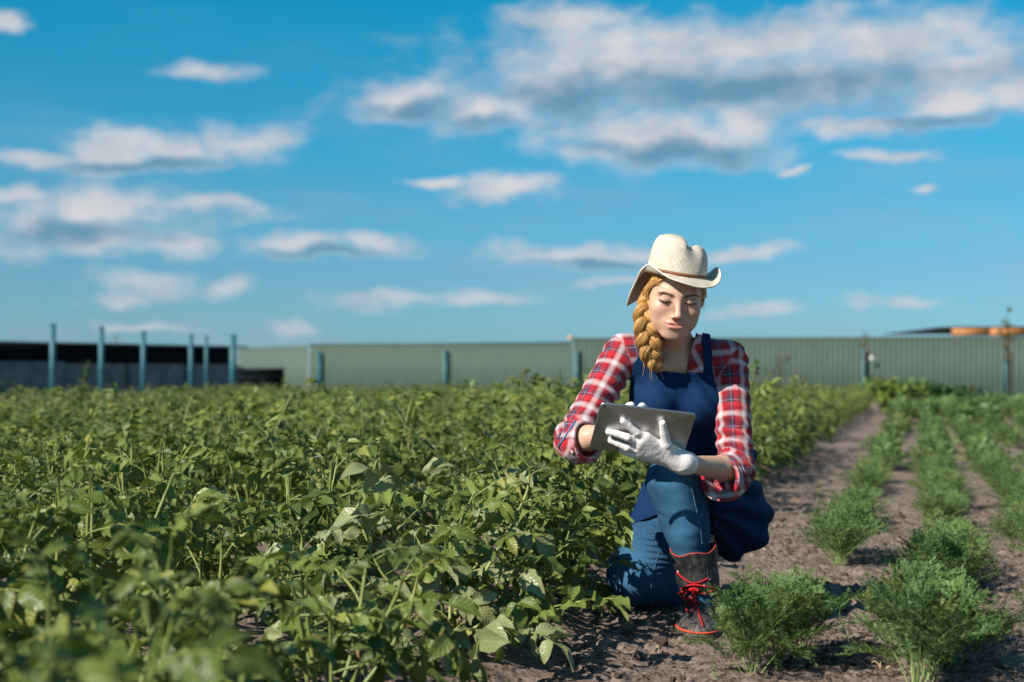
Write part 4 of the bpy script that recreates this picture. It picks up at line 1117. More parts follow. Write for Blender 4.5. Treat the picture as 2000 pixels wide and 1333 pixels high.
# skirt of the apron: over the raised thigh and hip on one side, a flap over the lowered thigh on the other
SKR = [(1386, 880), (1390, 960), (1394, 1040), (1398, 1120), (1560, 1140), (1560, 860), (1400, 860)]
SKL = [(1400, 860), (1236, 860), (1240, 905), (1228, 950), (1205, 1010), (1176, 1098), (1188, 1092), (1206, 1052), (1240, 1022), (1285, 1006), (1330, 1000), (1392, 1010)]
HIPM = at(1425, 1005, 4.90)
def skirt_r(p):
    d = capsule(p, KNL + [.03, .05, .015], HIPM, .094, .128)
    d = smin(d, ellipsoid(p, at(1424, 1012, 4.93), (.135, .16, .138)), .04)
    d = smin(d, capsule(p, at(1400, 905, 4.78), at(1380, 960, 4.90), .12, .14), .06)
    s = np.arctan2(p[:, 2] - .36, p[:, 0] - .60)
    r = np.linalg.norm(p[:, [0, 2]] - [.60, .50], axis=1)
    fold = .0105 * np.sin(s * 17 + 1.5 * vnoise(p * 5, 71) + p[:, 1] * 9) * np.clip(r / .22, 0, 1) * (p[:, 0] > .6)
    return d + fold + .003 * fbm(p * 8, 2, 72)
def skirt(p):
    a = skirt_r(p); a_sh = np.abs(a) - .004
    a_ = smax(a_sh, polyd(p, SKR), .003)
    b = smin(capsule(p, HIPR, KNR, .128, .110), torso(p) - .024, .04) + .005 * np.sin(p[:, 0] * 60 - p[:, 2] * 55 + 2 * vnoise(p * 7, 73))
    b_ = smax(np.maximum(np.abs(b) - .004, p[:, 1] - 5.0), polyd(p, SKL), .003)
    flare = smax(np.abs(capsule(p, at(1232, 915, 4.84), at(1196, 1075, 4.84), .046, .022) + .004 * np.sin(p[:, 2] * 60 + p[:, 0] * 90)) - .0035, p[:, 1] - 4.96, .003)
    return smax(smin(smin(a_, b_, .004), 9 + flare, .004), -(p[:, 2] - .02) - .0 , .003)
V, Q = polygonise(skirt, (.2, 4.2, .0), (1.1, 5.4, .80), .0036)
link('skirt', mk_mesh('skirt', V, Q, [apron_m]), ap)

# ---- gloves
glove_m, t = material('white_latex_glove')
tc = t.n('ShaderNodeTexCoord').outputs['Object']; n = t.noise(t.vm('MULTIPLY', tc, (1, 1, 1.0)), 55, 4, .6, 1.5); w = t.noise(tc, 24, 2, .5, 2.5)
finish(t, t.mix(n, (.66, .60, .58), (.78, .73, .71)), .42, t.bump(t.m('ADD', n, w), .4, .004), .4, **{'Subsurface Weight': .1, 'Subsurface Radius': (.008, .006, .005)})
def glove(w, K_, F_, Th, wrist, el):
    ax = (el - wrist) / np.linalg.norm(el - wrist)
    def f(p):
        d = hand(p, w, K_, F_, Th, k=.0012)
        d = smin(d, capsule(p, w, wrist, .0265, .0275), .030); d = smin(d, capsule(p, wrist, wrist + ax * .035, .0280, .0350), .020)
        s = (p - wrist) @ ax
        d = d + .0013 * np.sin(s * 330 + 5 * vnoise(p * 30, 81)) * np.clip(vnoise(p * 28, 82) + .3, 0, 1) * np.clip(1.3 + s / .05, .15, 1)
        return smax(smax(d, s - .026, .002), -np.maximum(capsule(p, wrist, wrist + ax * .07, .0245, .0385), .020 - s), .002)
    return f
gl = glove(HL_W, HL_K, HL_F, HL_T, WRL, ELL); c_ = np.mean(HL_K, 0)
V, Q = polygonise(gl, c_ - .15, c_ + .18, .0020); link('glove', mk_mesh('glove', V, Q, [glove_m]), person)
gr_ = glove(HR_W, HR_K, HR_F, HR_T, WRR, ELR); c_ = np.mean(HR_K, 0)
V, Q = polygonise(gr_, c_ - .16, c_ + .13, .0022); link('glove', mk_mesh('glove', V, Q, [glove_m]), person)

# ---- rubber boots
rub_m, t = material('black_rubber')
tc = t.n('ShaderNodeTexCoord').outputs['Object']; n = t.noise(tc, 22, 5, .7); n2 = t.noise(tc, 90, 3); tz = t.sep(tc)[2]
c = t.mix(t.ss(n, .45, .75), (.012, .013, .016), (.055, .052, .052))
dust = t.m('MULTIPLY', t.ss(tz, .02, .13, 1, .12), t.ss(n2, .35, .7))
c = t.mix(t.m('MULTIPLY', dust, .6), c, (.20, .16, .13))
finish(t, c, t.ss(n, .3, .8, .33, .62), t.bump(n2, .2, .002), .5)
orange_m = paint('orange_red_trim', (.62, .07, .025), .5, .4, .15, 40)
lace_m = paint('red_lace', (.48, .010, .016), .8, .3, .2, 160)
def boot_outer(p):
    d = capsule(p, at(1355, 1078, 4.475), at(1364, 1135, 4.475), .0745, .060)
    d = smin(d, capsule(p, at(1364, 1135, 4.475), ANL + [.004, .012, -.01], .058, .052), .03)
    d = smin(d, ellipsoid(p, at(1370, 1212, 4.50), (.050, .085, .055)), .03)
    q = p - at(1363, 1226, 4.345)
    d = smin(d, ellipsoid(q, (0, 0, 0), (.066, .125, .048)), .035)
    q2 = p - [0, 0, 0]; c_ = .004 * np.sin((p[:, 2] - .2) * 110 + p[:, 0] * 30) * np.exp(-((p[:, 2] - .10) / .03) ** 2)
    d = d + c_ - .0015 * np.sin(p[:, 0] * 180) * (p[:, 2] > .2)
    return smax(d, -(p[:, 2] - .020), .006)
top_n = np.array([-.18, -.25, 1.0]); top_n /= np.linalg.norm(top_n); top_p = at(1354, 1068, 4.47)
def boot(p):
    d = boot_outer(p); wav = .006 * np.sin(np.arctan2(p[:, 0] - top_p[0], p[:, 1] - 4.47) * 4 + 1)
    d = smax(d, (p - top_p) @ top_n - wav, .002)
    inner = smin(capsule(p, at(1355, 1050, 4.475), at(1364, 1135, 4.475), .0700, .055), capsule(p, at(1364, 1135, 4.475), ANL, .054, .046), .03)
    return smax(d, -inner, .002)
boot_o = None
V, Q = polygonise(boot, (.38, 4.15, -.02), (.80, 4.72, .36), .0026)
bo = link('boot', mk_mesh('boot', V, Q, [rub_m]), person)
def sole_f(z0, z1, grow):
    def f(p):
        q = p.copy(); q[:, 2] = np.clip(q[:, 2], .032, .034)
        a = boot_outer(q) - grow; return smax(smax(a, p[:, 2] - z1, .003), z0 - p[:, 2], .003)
    return f
V, Q = polygonise(sole_f(-.004, .024, .004), (.38, 4.1, -.03), (.80, 4.72, .08), .0024); link('sole', mk_mesh('sole', V, Q, [rub_m]), bo)
V, Q = polygonise(sole_f(.0255, .0315, .0038), (.38, 4.1, -.03), (.80, 4.72, .08), .0018); link('trim_line', mk_mesh('trim_line', V, Q, [orange_m]), bo)
# top binding
aa = np.linspace(0, 2 * math.pi, 49)[:-1]; ring = []
for a_ in aa:
    dr = np.array([math.cos(a_), math.sin(a_), 0]); b_ = top_p + dr * 0
    lo_, hi_ = 0, .12
    for _ in range(18):
        m_ = (lo_ + hi_) / 2; w_ = .006 * math.sin(math.atan2((dr * m_)[0], (dr * m_)[1]) * 4 + 1); pp = b_ + dr * m_; pp[2] = top_p[2] - (top_n[0] * (pp[0] - top_p[0]) + top_n[1] * (pp[1] - top_p[1])) / top_n[2] + w_
        if boot_outer(pp[None])[0] < 0: lo_ = m_
        else: hi_ = m_
    ring.append(pp + [0, 0, .0005])
v, qq, tt = tube(np.array(ring + ring[:2]), .0014, 5); link('binding', mk_mesh('binding', v, [qq, tt], [orange_m]), bo)
gus = [[(1352, 1082), (1351, 1110), (1350, 1140)], [(1380, 1080), (1382, 1110), (1384, 1150)], [(1318, 1086), (1333, 1112), (1341, 1140)]]
for pts in gus:
    v, qq, tt = tube(on_surface(boot_outer, pts, .0006, 14), .0016, 4); link('seam', mk_mesh('seam', v, [qq, tt], [rub_m]), bo)
for (u, v_) in ((1323, 1118), (1384, 1132), (1378, 1146), (1379, 1161)):
    p = hit(boot_outer, u, v_); nn = normal_of(boot_outer, p); M = frame_from(nn, (0, 0, 1)); ra = np.linspace(0, 2 * math.pi, 15)
    v, qq, tt = tube(p + (np.stack([np.cos(ra), np.sin(ra), 0 * ra], 1) * .0055) @ M.T, .0016, 5); link('eyelet', mk_mesh('eyelet', v, [qq, tt], [ring_m]), bo)
laces = [([(1323, 1118), (1338, 1132), (1353, 1140), (1368, 1137), (1382, 1130)], .004), ([(1332, 1150), (1345, 1143), (1360, 1142), (1378, 1146), (1392, 1147)], .006),
         ([(1328, 1160), (1340, 1152), (1358, 1147)], .007), ([(1354, 1156), (1366, 1157), (1379, 1160), (1390, 1153)], .005),
         ([(1356, 1149), (1347, 1152), (1338, 1160), (1340, 1170), (1350, 1168), (1355, 1158), (1356, 1150)], .012), ([(1356, 1154), (1352, 1175), (1342, 1193), (1345, 1203), (1354, 1196), (1360, 1178), (1357, 1155)], .010),
         ([(1357, 1152), (1362, 1180), (1366, 1205), (1373, 1226)], .006)]
for pts, off in laces:
    v, qq, tt = tube(on_surface(boot_outer, pts, off * .7, 22), .0024, 6); link('lace', mk_mesh('lace', v, [qq, tt], [lace_m]), bo)
p = hit(boot_outer, 1357, 1151); 
gk = Geo(); v, qq, tt = tube([p + [-.008, -.008, .003], p + [0, -.012, 0], p + [.008, -.008, -.003]], [.004, .0065, .004], 8); link('lace', mk_mesh('lace_knot', v, [qq, tt], [lace_m]), bo)
# the other boot, folded behind
def boot2(p):
    a = KNR + (ANR - KNR) * .55
    d = capsule(p, a, ANR, .068, .058); d = smin(d, capsule(p, ANR + [0, .02, .01], ANR + [.03, -.005, -.085], .052, .045), .03)
    d = smin(d, capsule(p, ANR + [0, .03, -.02], ANR + [.02, .05, -.05], .05, .045), .03)
    ax = (ANR - a) / np.linalg.norm(ANR - a)
    return smax(smax(d, -((p - a) @ ax), .003), -capsule(p, a - ax * .05, a + ax * .2, .062, .052), .003)
V, Q = polygonise(boot2, (.35, 4.85, -.12), (.9, 5.45, .3), .0042); link('boot', mk_mesh('boot', V, Q, [rub_m]), person)

# ---- straw hat
straw_m, t = material('woven_straw')
hu = t.attr('weave', 'Vector'); a, b, h_ = t.sep(hu)
wv = t.m('MULTIPLY', t.m('SINE', t.m('MULTIPLY', t.m('ADD', a, b), math.pi)), t.m('SINE', t.m('MULTIPLY', t.m('SUBTRACT', a, b), math.pi)))
n = t.noise(hu, .9, 3); n2 = t.noise(hu, .16, 3)
c = t.mix(n, (.56, .49, .40), (.76, .69, .59))
c = t.mix(t.ss(wv, -.9, .0, .80, 0.0), c, (.26, .17, .09))
b_ = t.n('ShaderNodeBsdfPrincipled', {'Base Color': c, 'Roughness': .75, 'Specular IOR Level': .25, 'Normal': t.bump(t.m('ADD', wv, n), .55, .0012)})
tp = t.n('ShaderNodeBsdfTransparent')
hole = t.m('MULTIPLY', t.m('MULTIPLY', t.ss(wv, .62, .8), h_), t.ss(n2, .42, .55))
mx = t.n('ShaderNodeMixShader', {0: hole, 1: b_.outputs[0], 2: tp.outputs[0]}); t.n('ShaderNodeOutputMaterial', {0: mx.outputs[0]})
band_m = paint('brown_leather_band', (.19, .065, .022), .5, .4, .25, 60)
HC = np.array([.002, .006, .052])                                          # centre of the hat band, head frame (metres / HS)
TAB = [(-180, .052, -.064), (-150, .050, -.088), (-125, .046, -.112), (-108, .040, -.112), (-92, .036, -.080), (-76, .032, -.024), (-62, .031, .026), (-44, .032, .014), (-20, .030, -.004), (0, .031, -.012), (25, .033, -.018), (45, .040, -.014), (62, .044, .006), (80, .040, .032), (100, .038, .038), (125, .048, .012), (150, .056, -.034), (180, .060, -.060)]
def hat_pt(phi, s):
    """phi: 0 front, +90 picture right; s: 0 brim edge .. 1 band .. 2 crown rim .. 3 crown centre"""
    cx, cy = math.sin(phi), -math.cos(phi); ra, rb = .0840, .0980
    # the opening dips in front and rises at the sides
    zb = .004 - .010 * math.cos(phi) * 0 
    dg = math.degrees(phi); dg = (dg + 180) % 360 - 180
    if s < 1:
        k = 1 - s; w = np.interp(dg, [a[0] for a in TAB], [a[1] for a in TAB]); lf = np.interp(dg, [a[0] for a in TAB], [a[2] for a in TAB])
        up = max(lf, 0); rr = w * (k - .30 * k * k * (up / .04)); z = lf * k ** 1.9 + (-.004 * math.sin(k * math.pi) if lf > 0 else 0)
        return np.array([cx * (ra + rr), cy * (rb + rr), zb + z])
    if s <= 2:
        k = s - 1; tap = 1 - .10 * k - .12 * max(0, k - .72) ** 2 * 10
        fr = max(0, math.cos(phi)) ; tap2 = tap - .10 * k * fr
        return np.array([cx * ra * tap2, cy * rb * tap2, zb + k * (.088 + .006 * math.cos(phi + .3))])
    k = s - 2; tap = (1 - .10 - .12 * .078 * 10 - .10 * max(0, math.cos(phi))) * (1 - k)
    x = cx * ra * tap; y = cy * rb * tap
    z = .088 + .006 * math.cos(phi + .3) * (1 - k) + .016 * math.sin(min(1, k * 1.5) * math.pi / 2)
    return np.array([x, y, zb + z])
def smooth_tab():
    global TAB
    xs_ = np.arange(-180, 181, 6); w = np.interp(xs_, [a[0] for a in TAB], [a[1] for a in TAB]); l = np.interp(xs_, [a[0] for a in TAB], [a[2] for a in TAB])
    for _ in range(2):
        w[:-1] = (np.roll(w[:-1], 1) + 2 * w[:-1] + np.roll(w[:-1], -1)) / 4; w[-1] = w[0]
        l[:-1] = (np.roll(l[:-1], 1) + 2 * l[:-1] + np.roll(l[:-1], -1)) / 4; l[-1] = l[0]
    TAB = list(zip(xs_, w, l))
smooth_tab()
NP = 120; ss_ = np.concatenate([np.linspace(0, 1, 19), np.linspace(1, 2, 25)[1:], np.linspace(2, 3, 20)[1:]]); NS = len(ss_)
HV = np.array([[hat_pt(-math.pi + 2 * math.pi * i / NP, s) for i in range(NP)] for s in ss_]).reshape(-1, 3)
# crease along the top and the pinch at the front right
x_, y_, z_ = HV.T
top = np.clip((z_ - .055) / .05, 0, 1)
dent = .026 * np.exp(-((x_ - .022 - .1 * (y_ + .02)) / .017) ** 2) * np.exp(-((y_ + .015) / .065) ** 2) * top
HV[:, 2] -= dent
pin = np.exp(-(((y_ + .070) / .030) ** 2 + ((z_ - .085) / .035) ** 2)) * np.clip(-y_ / .05, 0, 1)
HV[:, 1] += .014 * pin * np.exp(-((x_ - .030) / .020) ** 2)
HV[:, 0] -= .006 * np.exp(-(((y_ + .02) / .05) ** 2 + ((z_ - .075) / .03) ** 2)) * np.sign(x_) * top
HV[:, 2] -= .012 * np.clip(x_ / .08, -1, 1) * np.clip((z_ - .02) / .08, 0, 1)                  # leans: picture right lower
HV += .0012 * np.stack([fbm(HV * 28, 2, 91), fbm(HV * 28, 2, 92), fbm(HV * 24, 2, 93)], 1)
i, j = np.meshgrid(np.arange(NS - 1), np.arange(NP), indexing='ij'); i = i.ravel(); j = j.ravel(); j2 = (j + 1) % NP
HQ = np.stack([i * NP + j, i * NP + j2, (i + 1) * NP + j2, (i + 1) * NP + j], 1)
sarr = np.repeat(ss_, NP); parr = np.tile(np.arange(NP) / NP, NS)
wv_ = np.stack([parr * 140, np.where(sarr < 1, sarr * 18, np.where(sarr <= 2, 18 + (sarr - 1) * 28, 46 + (sarr - 2) * 20)), np.where(sarr > 1.1, 1.0, 0.0)], 1)
hatM = np.array(Matrix.Rotation(R(-6), 3, 'X') @ Matrix.Rotation(R(3.5), 3, 'Y'))
def hat_w(v): return hw(HC + (np.asarray(v) * 1.0) @ hatM.T)
hat = link('hat', mk_mesh('hat', hat_w(HV), HQ, [straw_m], attrs={'weave': wv_}), person)
md = hat.modifiers.new('thickness', 'SOLIDIFY'); md.thickness = .0028; md.offset = 0
hat_w_z = HV.reshape(NS, NP, 3)
sb = hat_w_z[np.argmin(np.abs(ss_ - 1.04))]; sb2 = hat_w_z[np.argmin(np.abs(ss_ - 1.13))]
L_ = []
for ringv in (sb * [1.012, 1.012, 1], sb * [1.028, 1.024, 1], sb2 * [1.028, 1.024, 1] , sb2 * [1.01, 1.01, 1]): L_.append(ringv + [0, 0, .0])
BV = np.concatenate(L_); i, j = np.meshgrid(np.arange(3), np.arange(NP), indexing='ij'); i = i.ravel(); j = j.ravel(); j2 = (j + 1) % NP
link('hatband', mk_mesh('hatband', hat_w(BV), np.stack([i * NP + j, i * NP + j2, (i + 1) * NP + j2, (i + 1) * NP + j], 1), [band_m]), hat)
er = hat_w(hat_w_z[0]); v, qq, tt = tube(np.concatenate([er, er[:2]]), .0030, 5)
link('brim_edge', mk_mesh('brim_edge', v, [qq, tt], [straw_m], attrs={'weave': np.zeros((len(v), 3))}), hat)

# ---- hair: braid over the shoulder, hair swept back under the hat, brows and lashes
hair_m, t = material('golden_blond_hair')
hv = t.attr('hair'); tc = t.n('ShaderNodeTexCoord').outputs['Object']
c = t.mix(hv, (.30, .125, .032), (.86, .51, .175))
finish(t, c, .36, None, .5, **{'Anisotropic': .5})
brow_m, t = material('brown_brow_hair'); finish(t, (.21, .11, .06), .8, None, .15)
lash_m, t = material('dark_lash'); finish(t, (.012, .008, .007), .5, None, .3)
def fibre_geo(G, paths, rad, k=3):
    for P in paths:
        n_ = len(P); rr = rad * np.concatenate([np.linspace(.6, 1, 3), np.ones(max(0, n_ - 6)), np.linspace(1, .4, 3)])[:n_]
        v, q, _ = tube(P, rr, k, False); G.add(v, q, hair=float(np.clip(rng.normal(.52, .32), 0, 1)))
bpix = np.array([(1279, 560, 4.47), (1267, 585, 4.45), (1259, 612, 4.445), (1262, 640, 4.445), (1268, 664, 4.45), (1268, 688, 4.455), (1277, 706, 4.465), (1284, 719, 4.475)])
bc = np.array([at(*b) for b in bpix]); tq = np.linspace(0, 1, 70); tb = np.linspace(0, 1, len(bc))
def cspl(x, X, Yv):
    from numpy import interp
    fine = np.linspace(X[0], X[-1], 200); y = np.stack([np.interp(fine, X, Yv[:, k]) for k in range(Yv.shape[1])], 1)
    for _ in range(120): y[1:-1] = (y[:-2] + 2 * y[1:-1] + y[2:]) / 4
    return np.stack([np.interp(x, fine, y[:, k]) for k in range(Yv.shape[1])], 1)
ctr = cspl(tq, tb, bc); wid = np.interp(tq, [0, .15, .35, .6, .85, 1], [.014, .022, .029, .030, .022, .013])
N_, B_, T__ = frames(ctr)
X_ = np.cross(T__, [0, -1, 0]); X_ /= np.linalg.norm(X_, axis=1)[:, None]; Yb = np.cross(X_, T__)
arc = np.concatenate([[0], np.cumsum(np.linalg.norm(np.diff(ctr, axis=0), axis=1))]); om = 2 * math.pi / .125
G = Geo(); core = Geo()
for sidx in range(3):
    ph = om * arc + sidx * 2 * math.pi / 3 + .6
    P = ctr + X_ * (wid * .80 * np.sin(ph))[:, None] + Yb * (wid * .42 * np.sin(2 * ph))[:, None]
    rs = wid * .60; n2_, b2_, t2_ = frames(P)
    v, q_, tt = tube(P, rs * .90, 12); core.add(v, q_, tt, hair=.40)
    fl = []
    for hidx in range(260):
        a0 = rng.random() * 6.28; rr = rs * (.86 + .15 * rng.random()); tw = rng.normal(1.2, .25)
        an_ = a0 + tw * arc / .125 * 1.1; wob_ = 1 + .04 * np.sin(arc * rng.uniform(60, 120) + rng.random() * 6)
        fl.append(P + n2_ * (rr * np.cos(an_) * wob_)[:, None] + b2_ * (rr * np.sin(an_) * wob_)[:, None])
    fibre_geo(G, fl, .00070)
ho = link('hair', core.mesh('hair', [hair_m]), person)
link('braid_fibres', G.mesh('braid_fibres', [hair_m]), ho, kind='stuff')
# flyaway wisps and tip tuft
fl = []
for k in range(130):
    i0 = rng.integers(5, 62); d0 = rng.normal(0, 1, 3); d0 /= np.linalg.norm(d0); s_ = np.linspace(0, 1, 10)[:, None]; L1 = rng.uniform(.015, .05)
    fl.append(ctr[i0] + d0 * wid[i0] * .9 + d0 * s_ * L1 * .45 + T__[i0] * s_ * L1 + rng.normal(0, .006, 3) * s_ ** 2)
for k in range(90):
    s_ = np.linspace(0, 1, 10)[:, None]; d0 = rng.normal(0, 1, 3) * [1, .6, .3]; fl.append(ctr[-1] - T__[-1] * .015 + d0 * .006 * (1 - .4 * s_) + T__[-1] * s_ * rng.uniform(.018, .034) + d0 * .004 * np.sin(s_ * 2))
G = Geo(); fibre_geo(G, fl, .0005); link('wisps', G.mesh('wisps', [hair_m]), ho, kind='stuff')
# hair mass over the skull, cut away from the face
def hairline(z): return np.interp(z, [-.05, -.02, .0, .02, .035, .055, .08], [.020, .006, -.018, -.038, -.050, -.062, -.075])
def hairmass(p):
    q = hl(p); d = np.minimum(ellipsoid(q, (0, .016, .036), (.0765, .096, .090)), face(q) - .0035)
    d = smin(d, ellipsoid(q, (-.060, .030, -.022), (.024, .036, .045)), .02); d = smin(d, ellipsoid(q, (.056, .036, -.020), (.026, .035, .042)), .02)
    d = smax(d, hairline(q[:, 2]) - q[:, 1], .004); d = smax(d, q[:, 2] - .085, .004); d = smax(d, -.070 - q[:, 2], .01)
    return d * HS + .0010 * np.sin(q[:, 2] * 700 + q[:, 1] * 500 + 3 * vnoise(q * 30, 5))
V, Q = polygonise(hairmass, HO - .19, HO + .19, .0026); link('hair_mass', mk_mesh('hair_mass', V, Q, [hair_m], attrs={'hair': .38 + .3 * vnoise(hl(V) * np.array([60, 60, 160]), 3)}), ho)
def cling(q, lift):
    q = np.array(q, float); sc_ = lambda a: np.minimum(face(a), ellipsoid(a, (0, .016, .036), (.0765, .096, .090)))
    for _ in range(3):
        d = sc_(q); g = np.stack([sc_(q + np.eye(3)[k] * .002) - sc_(q - np.eye(3)[k] * .002) for k in range(3)], 1); g /= np.linalg.norm(g, axis=1)[:, None] + 1e-9
        q = q - g * (d - lift)[:, None]
    return q
def sweep(n, sg, target, spread):
    z0 = rng.uniform(.0, .066, n); y0 = hairline(z0) + rng.uniform(-.003, .030, n)
    a = np.stack([sg * np.where(z0 > .03, rng.uniform(.035, .062, n), .068), y0, z0], 1); lift = rng.uniform(.003, .0065, n); rowsP = []
    tg = np.array(target)
    for s_ in np.linspace(0, 1, 9):
        m = a * (1 - s_) + (tg + rng.normal(0, spread, 3) * 0) * s_; m[:, 2] += .022 * math.sin(s_ * math.pi) * (1 - z0 / .09)
        m = cling(m, lift) if s_ < .85 else m + [sg * .008, 0, 0]
        rowsP.append(m)
    A = np.stack(rowsP, 1); off = rng.normal(0, spread, (n, 1, 3)) * np.linspace(0, 1, 9)[None, :, None] ** 2; A = A + off
    tt9 = np.linspace(0, 1, 9); t17 = np.linspace(0, 1, 15)
    return [hw(np.stack([np.interp(t17, tt9, P_[:, c]) for c in range(3)], 1)) for P_ in A]
fl = sweep(620, -1, hl(bc[1:2])[0], .008) + sweep(420, 1, [.066, .040, -.035], .010)
G = Geo(); fibre_geo(G, fl, .0008); link('swept_hair', G.mesh('swept_hair', [hair_m]), ho, kind='stuff')
facew = lambda p: face(hl(p)) * HS
S12 = np.array([1.12, 1, 1])
def face_y(x, z):
    ys2 = np.linspace(-.135, -.02, 400); P = np.stack([np.full(400, x * 1.12), ys2, np.full(400, z)], 1); d = face(P); i = np.nonzero(d < 0)[0]; return ys2[i[0]] if len(i) else -.08
G = Geo(); GL = Geo()
for sg in (-1, 1):
    for k in range(150):
        s = rng.random(); x = (.0105 + .038 * s); z = .0105 + .0085 * math.sin(s * 2.0) - .004 * max(0, s - .7) * 2 + rng.normal(0, .0013) * (1.3 - s); y = face_y(sg * x, z) - .0007
        p0 = np.array([sg * x, y, z]); dr = np.array([sg * (.7 + .3 * s), .15, .5 - .7 * s]); dr /= np.linalg.norm(dr); L1 = .0052
        fibre_geo(G, [hw(S12 * np.array([p0, p0 + dr * L1 * .5 + [0, -.0006, 0], p0 + dr * L1 + [0, -.0002, 0]]))], .00062)
    lp = []
    for s in np.linspace(0, 1, 14):
        x = .0150 + .0310 * s; z = -.0040 - .0028 * math.sin(s * math.pi) + .0012 * s; y = face_y(sg * x, z) - .0004; lp.append([sg * x, y, z])
    lp = np.array(lp); v, q_, tt = tube(hw(lp * S12), np.interp(np.linspace(0, 1, 14), [0, .5, 1], [.0007, .0013, .0012]), 5); GL.add(v, q_, tt)
    for k in range(46):
        s = (k + rng.random()) / 46; i_ = s * 13; i0 = min(int(i_), 12); p0 = lp[i0] + (lp[i0 + 1] - lp[i0]) * (i_ - i0); dr = np.array([sg * (s - .35) * .9, -.55, -.85]); dr /= np.linalg.norm(dr)
        L1 = .0048 * (.6 + .6 * s); fibre_geo(GL, [hw(S12 * np.array([p0, p0 + dr * L1 * .5, p0 + dr * L1 + [0, 0, .001]]))], .00040)
    for s in np.linspace(0, 1, 2)[:1]:
        cr = np.array([[sg * (.0165 + .0275 * q2), 0, .0075 + .0022 * math.sin(q2 * math.pi)] for q2 in np.linspace(0, 1, 12)])
        for c_ in cr: c_[1] = face_y(c_[0], c_[2]) + .0001
        v, q_, tt = tube(hw(cr * S12), .0006, 4); G.add(v, q_, tt, hair=.5)
G.a.pop('hair', None); GL.a.pop('hair', None)
link('eyebrows', G.mesh('eyebrows', [brow_m]), person); link('eyelashes', GL.mesh('eyelashes', [lash_m]), person)

# ------------------------------------------------------------------ the tablet in her hands
alu_m, t = material('brushed_aluminium')
tc = t.n('ShaderNodeTexCoord').outputs['Object']; n = t.noise(t.vm('MULTIPLY', tc, (1, 1, 1)), 30, 4, .7); n2 = t.noise(tc, 9, 3)
finish(t, t.mix(n2, (.40, .42, .44), (.52, .54, .56)), t.ss(n, .3, .75, .36, .46), None, .5, **{'Metallic': 1.0})
glass_m, t = material('dark_screen_glass'); finish(t, (.01, .01, .012), .08, None, .5)
A_, B_2, C_2, D_ = at(1161, 788, Yt(789)), at(1348, 805, Yt(806) + .012), at(1344, 900, Yt(898) + .012), at(1163, 874, Yt(874))
cen = (A_ + B_2 + C_2 + D_) / 4; xa = (B_2 + C_2 - A_ - D_) / 2; ya = (A_ + B_2 - C_2 - D_) / 2; W_, H_ = np.linalg.norm(xa), np.linalg.norm(ya); xa /= W_; ya -= xa * (ya @ xa); ya /= np.linalg.norm(ya); za = np.cross(xa, ya)   # za towards the camera side
if za[1] > 0: za = -za
MT = np.stack([xa, ya, za], 1)
def round_slab(w, h, r, th, bev=.0025, n=7):
    a = []
    for cx, cy, s0 in ((w/2-r, h/2-r, 0), (-w/2+r, h/2-r, 90), (-w/2+r, -h/2+r, 180), (w/2-r, -h/2+r, 270)):
        for k in range(n): an_ = R(s0 + 90 * k / (n - 1)); a.append((cx, cy, math.cos(an_), math.sin(an_)))
    rings = []
    for off, z in ((r * .999 - bev, -th/2), (r - bev * .3, -th/2 + bev * .3), (r, -th/2 + bev), (r, th/2 - bev), (r - bev * .3, th/2 - bev * .3), (r - bev, th/2)):
        rings.append([(cx + c_ * off, cy + s_ * off, z) for cx, cy, c_, s_ in a])
    k = len(a); V = np.array(rings).reshape(-1, 3); q = []
    for i in range(5):
        for j in range(k): q.append([i * k + j, i * k + (j + 1) % k, (i + 1) * k + (j + 1) % k, (i + 1) * k + j])
    V = np.concatenate([V, [[0, 0, -th/2], [0, 0, th/2]]]); c0 = 6 * k; tt = [[c0, (j + 1) % k, j] for j in range(k)] + [[c0 + 1, 5 * k + j, 5 * k + (j + 1) % k] for j in range(k)]
    return V, q, tt
tab = thing('tablet', 'silver tablet computer held in white gloved hands, its dusty metal back to the camera', 'tablet', tuple(cen))
tab.matrix_world = Matrix([list(MT[0]) + [cen[0]], list(MT[1]) + [cen[1]], list(MT[2]) + [cen[2]], [0, 0, 0, 1]]) if np.linalg.det(MT) > 0 else Matrix.Translation(cen) @ Matrix([list(r_) for r_ in np.stack([-xa, ya, za], 1)]).to_4x4()
g = Geo(); v, qq, tt = round_slab(W_, H_, .012, .0075, .0028); g.add(v, qq, tt); link('case', g.mesh('case', [alu_m], True), tab)
g = Geo(); v, qq, tt = round_slab(W_ - .004, H_ - .004, .011, .001, .0003); g.add(v - [0, 0, .0042], qq, tt); link('screen', g.mesh('screen', [glass_m], False), tab)
g = Geo(); v, qq = lathe([(0, .0046), (.0028, .0046), (.0034, .0042), (.0036, .003)], 16); g.add(v + [(-.5 * W_ + .013), .5 * H_ - .012, 0], qq); link('camera_lens', g.mesh('camera_lens', [glass_m]), tab)
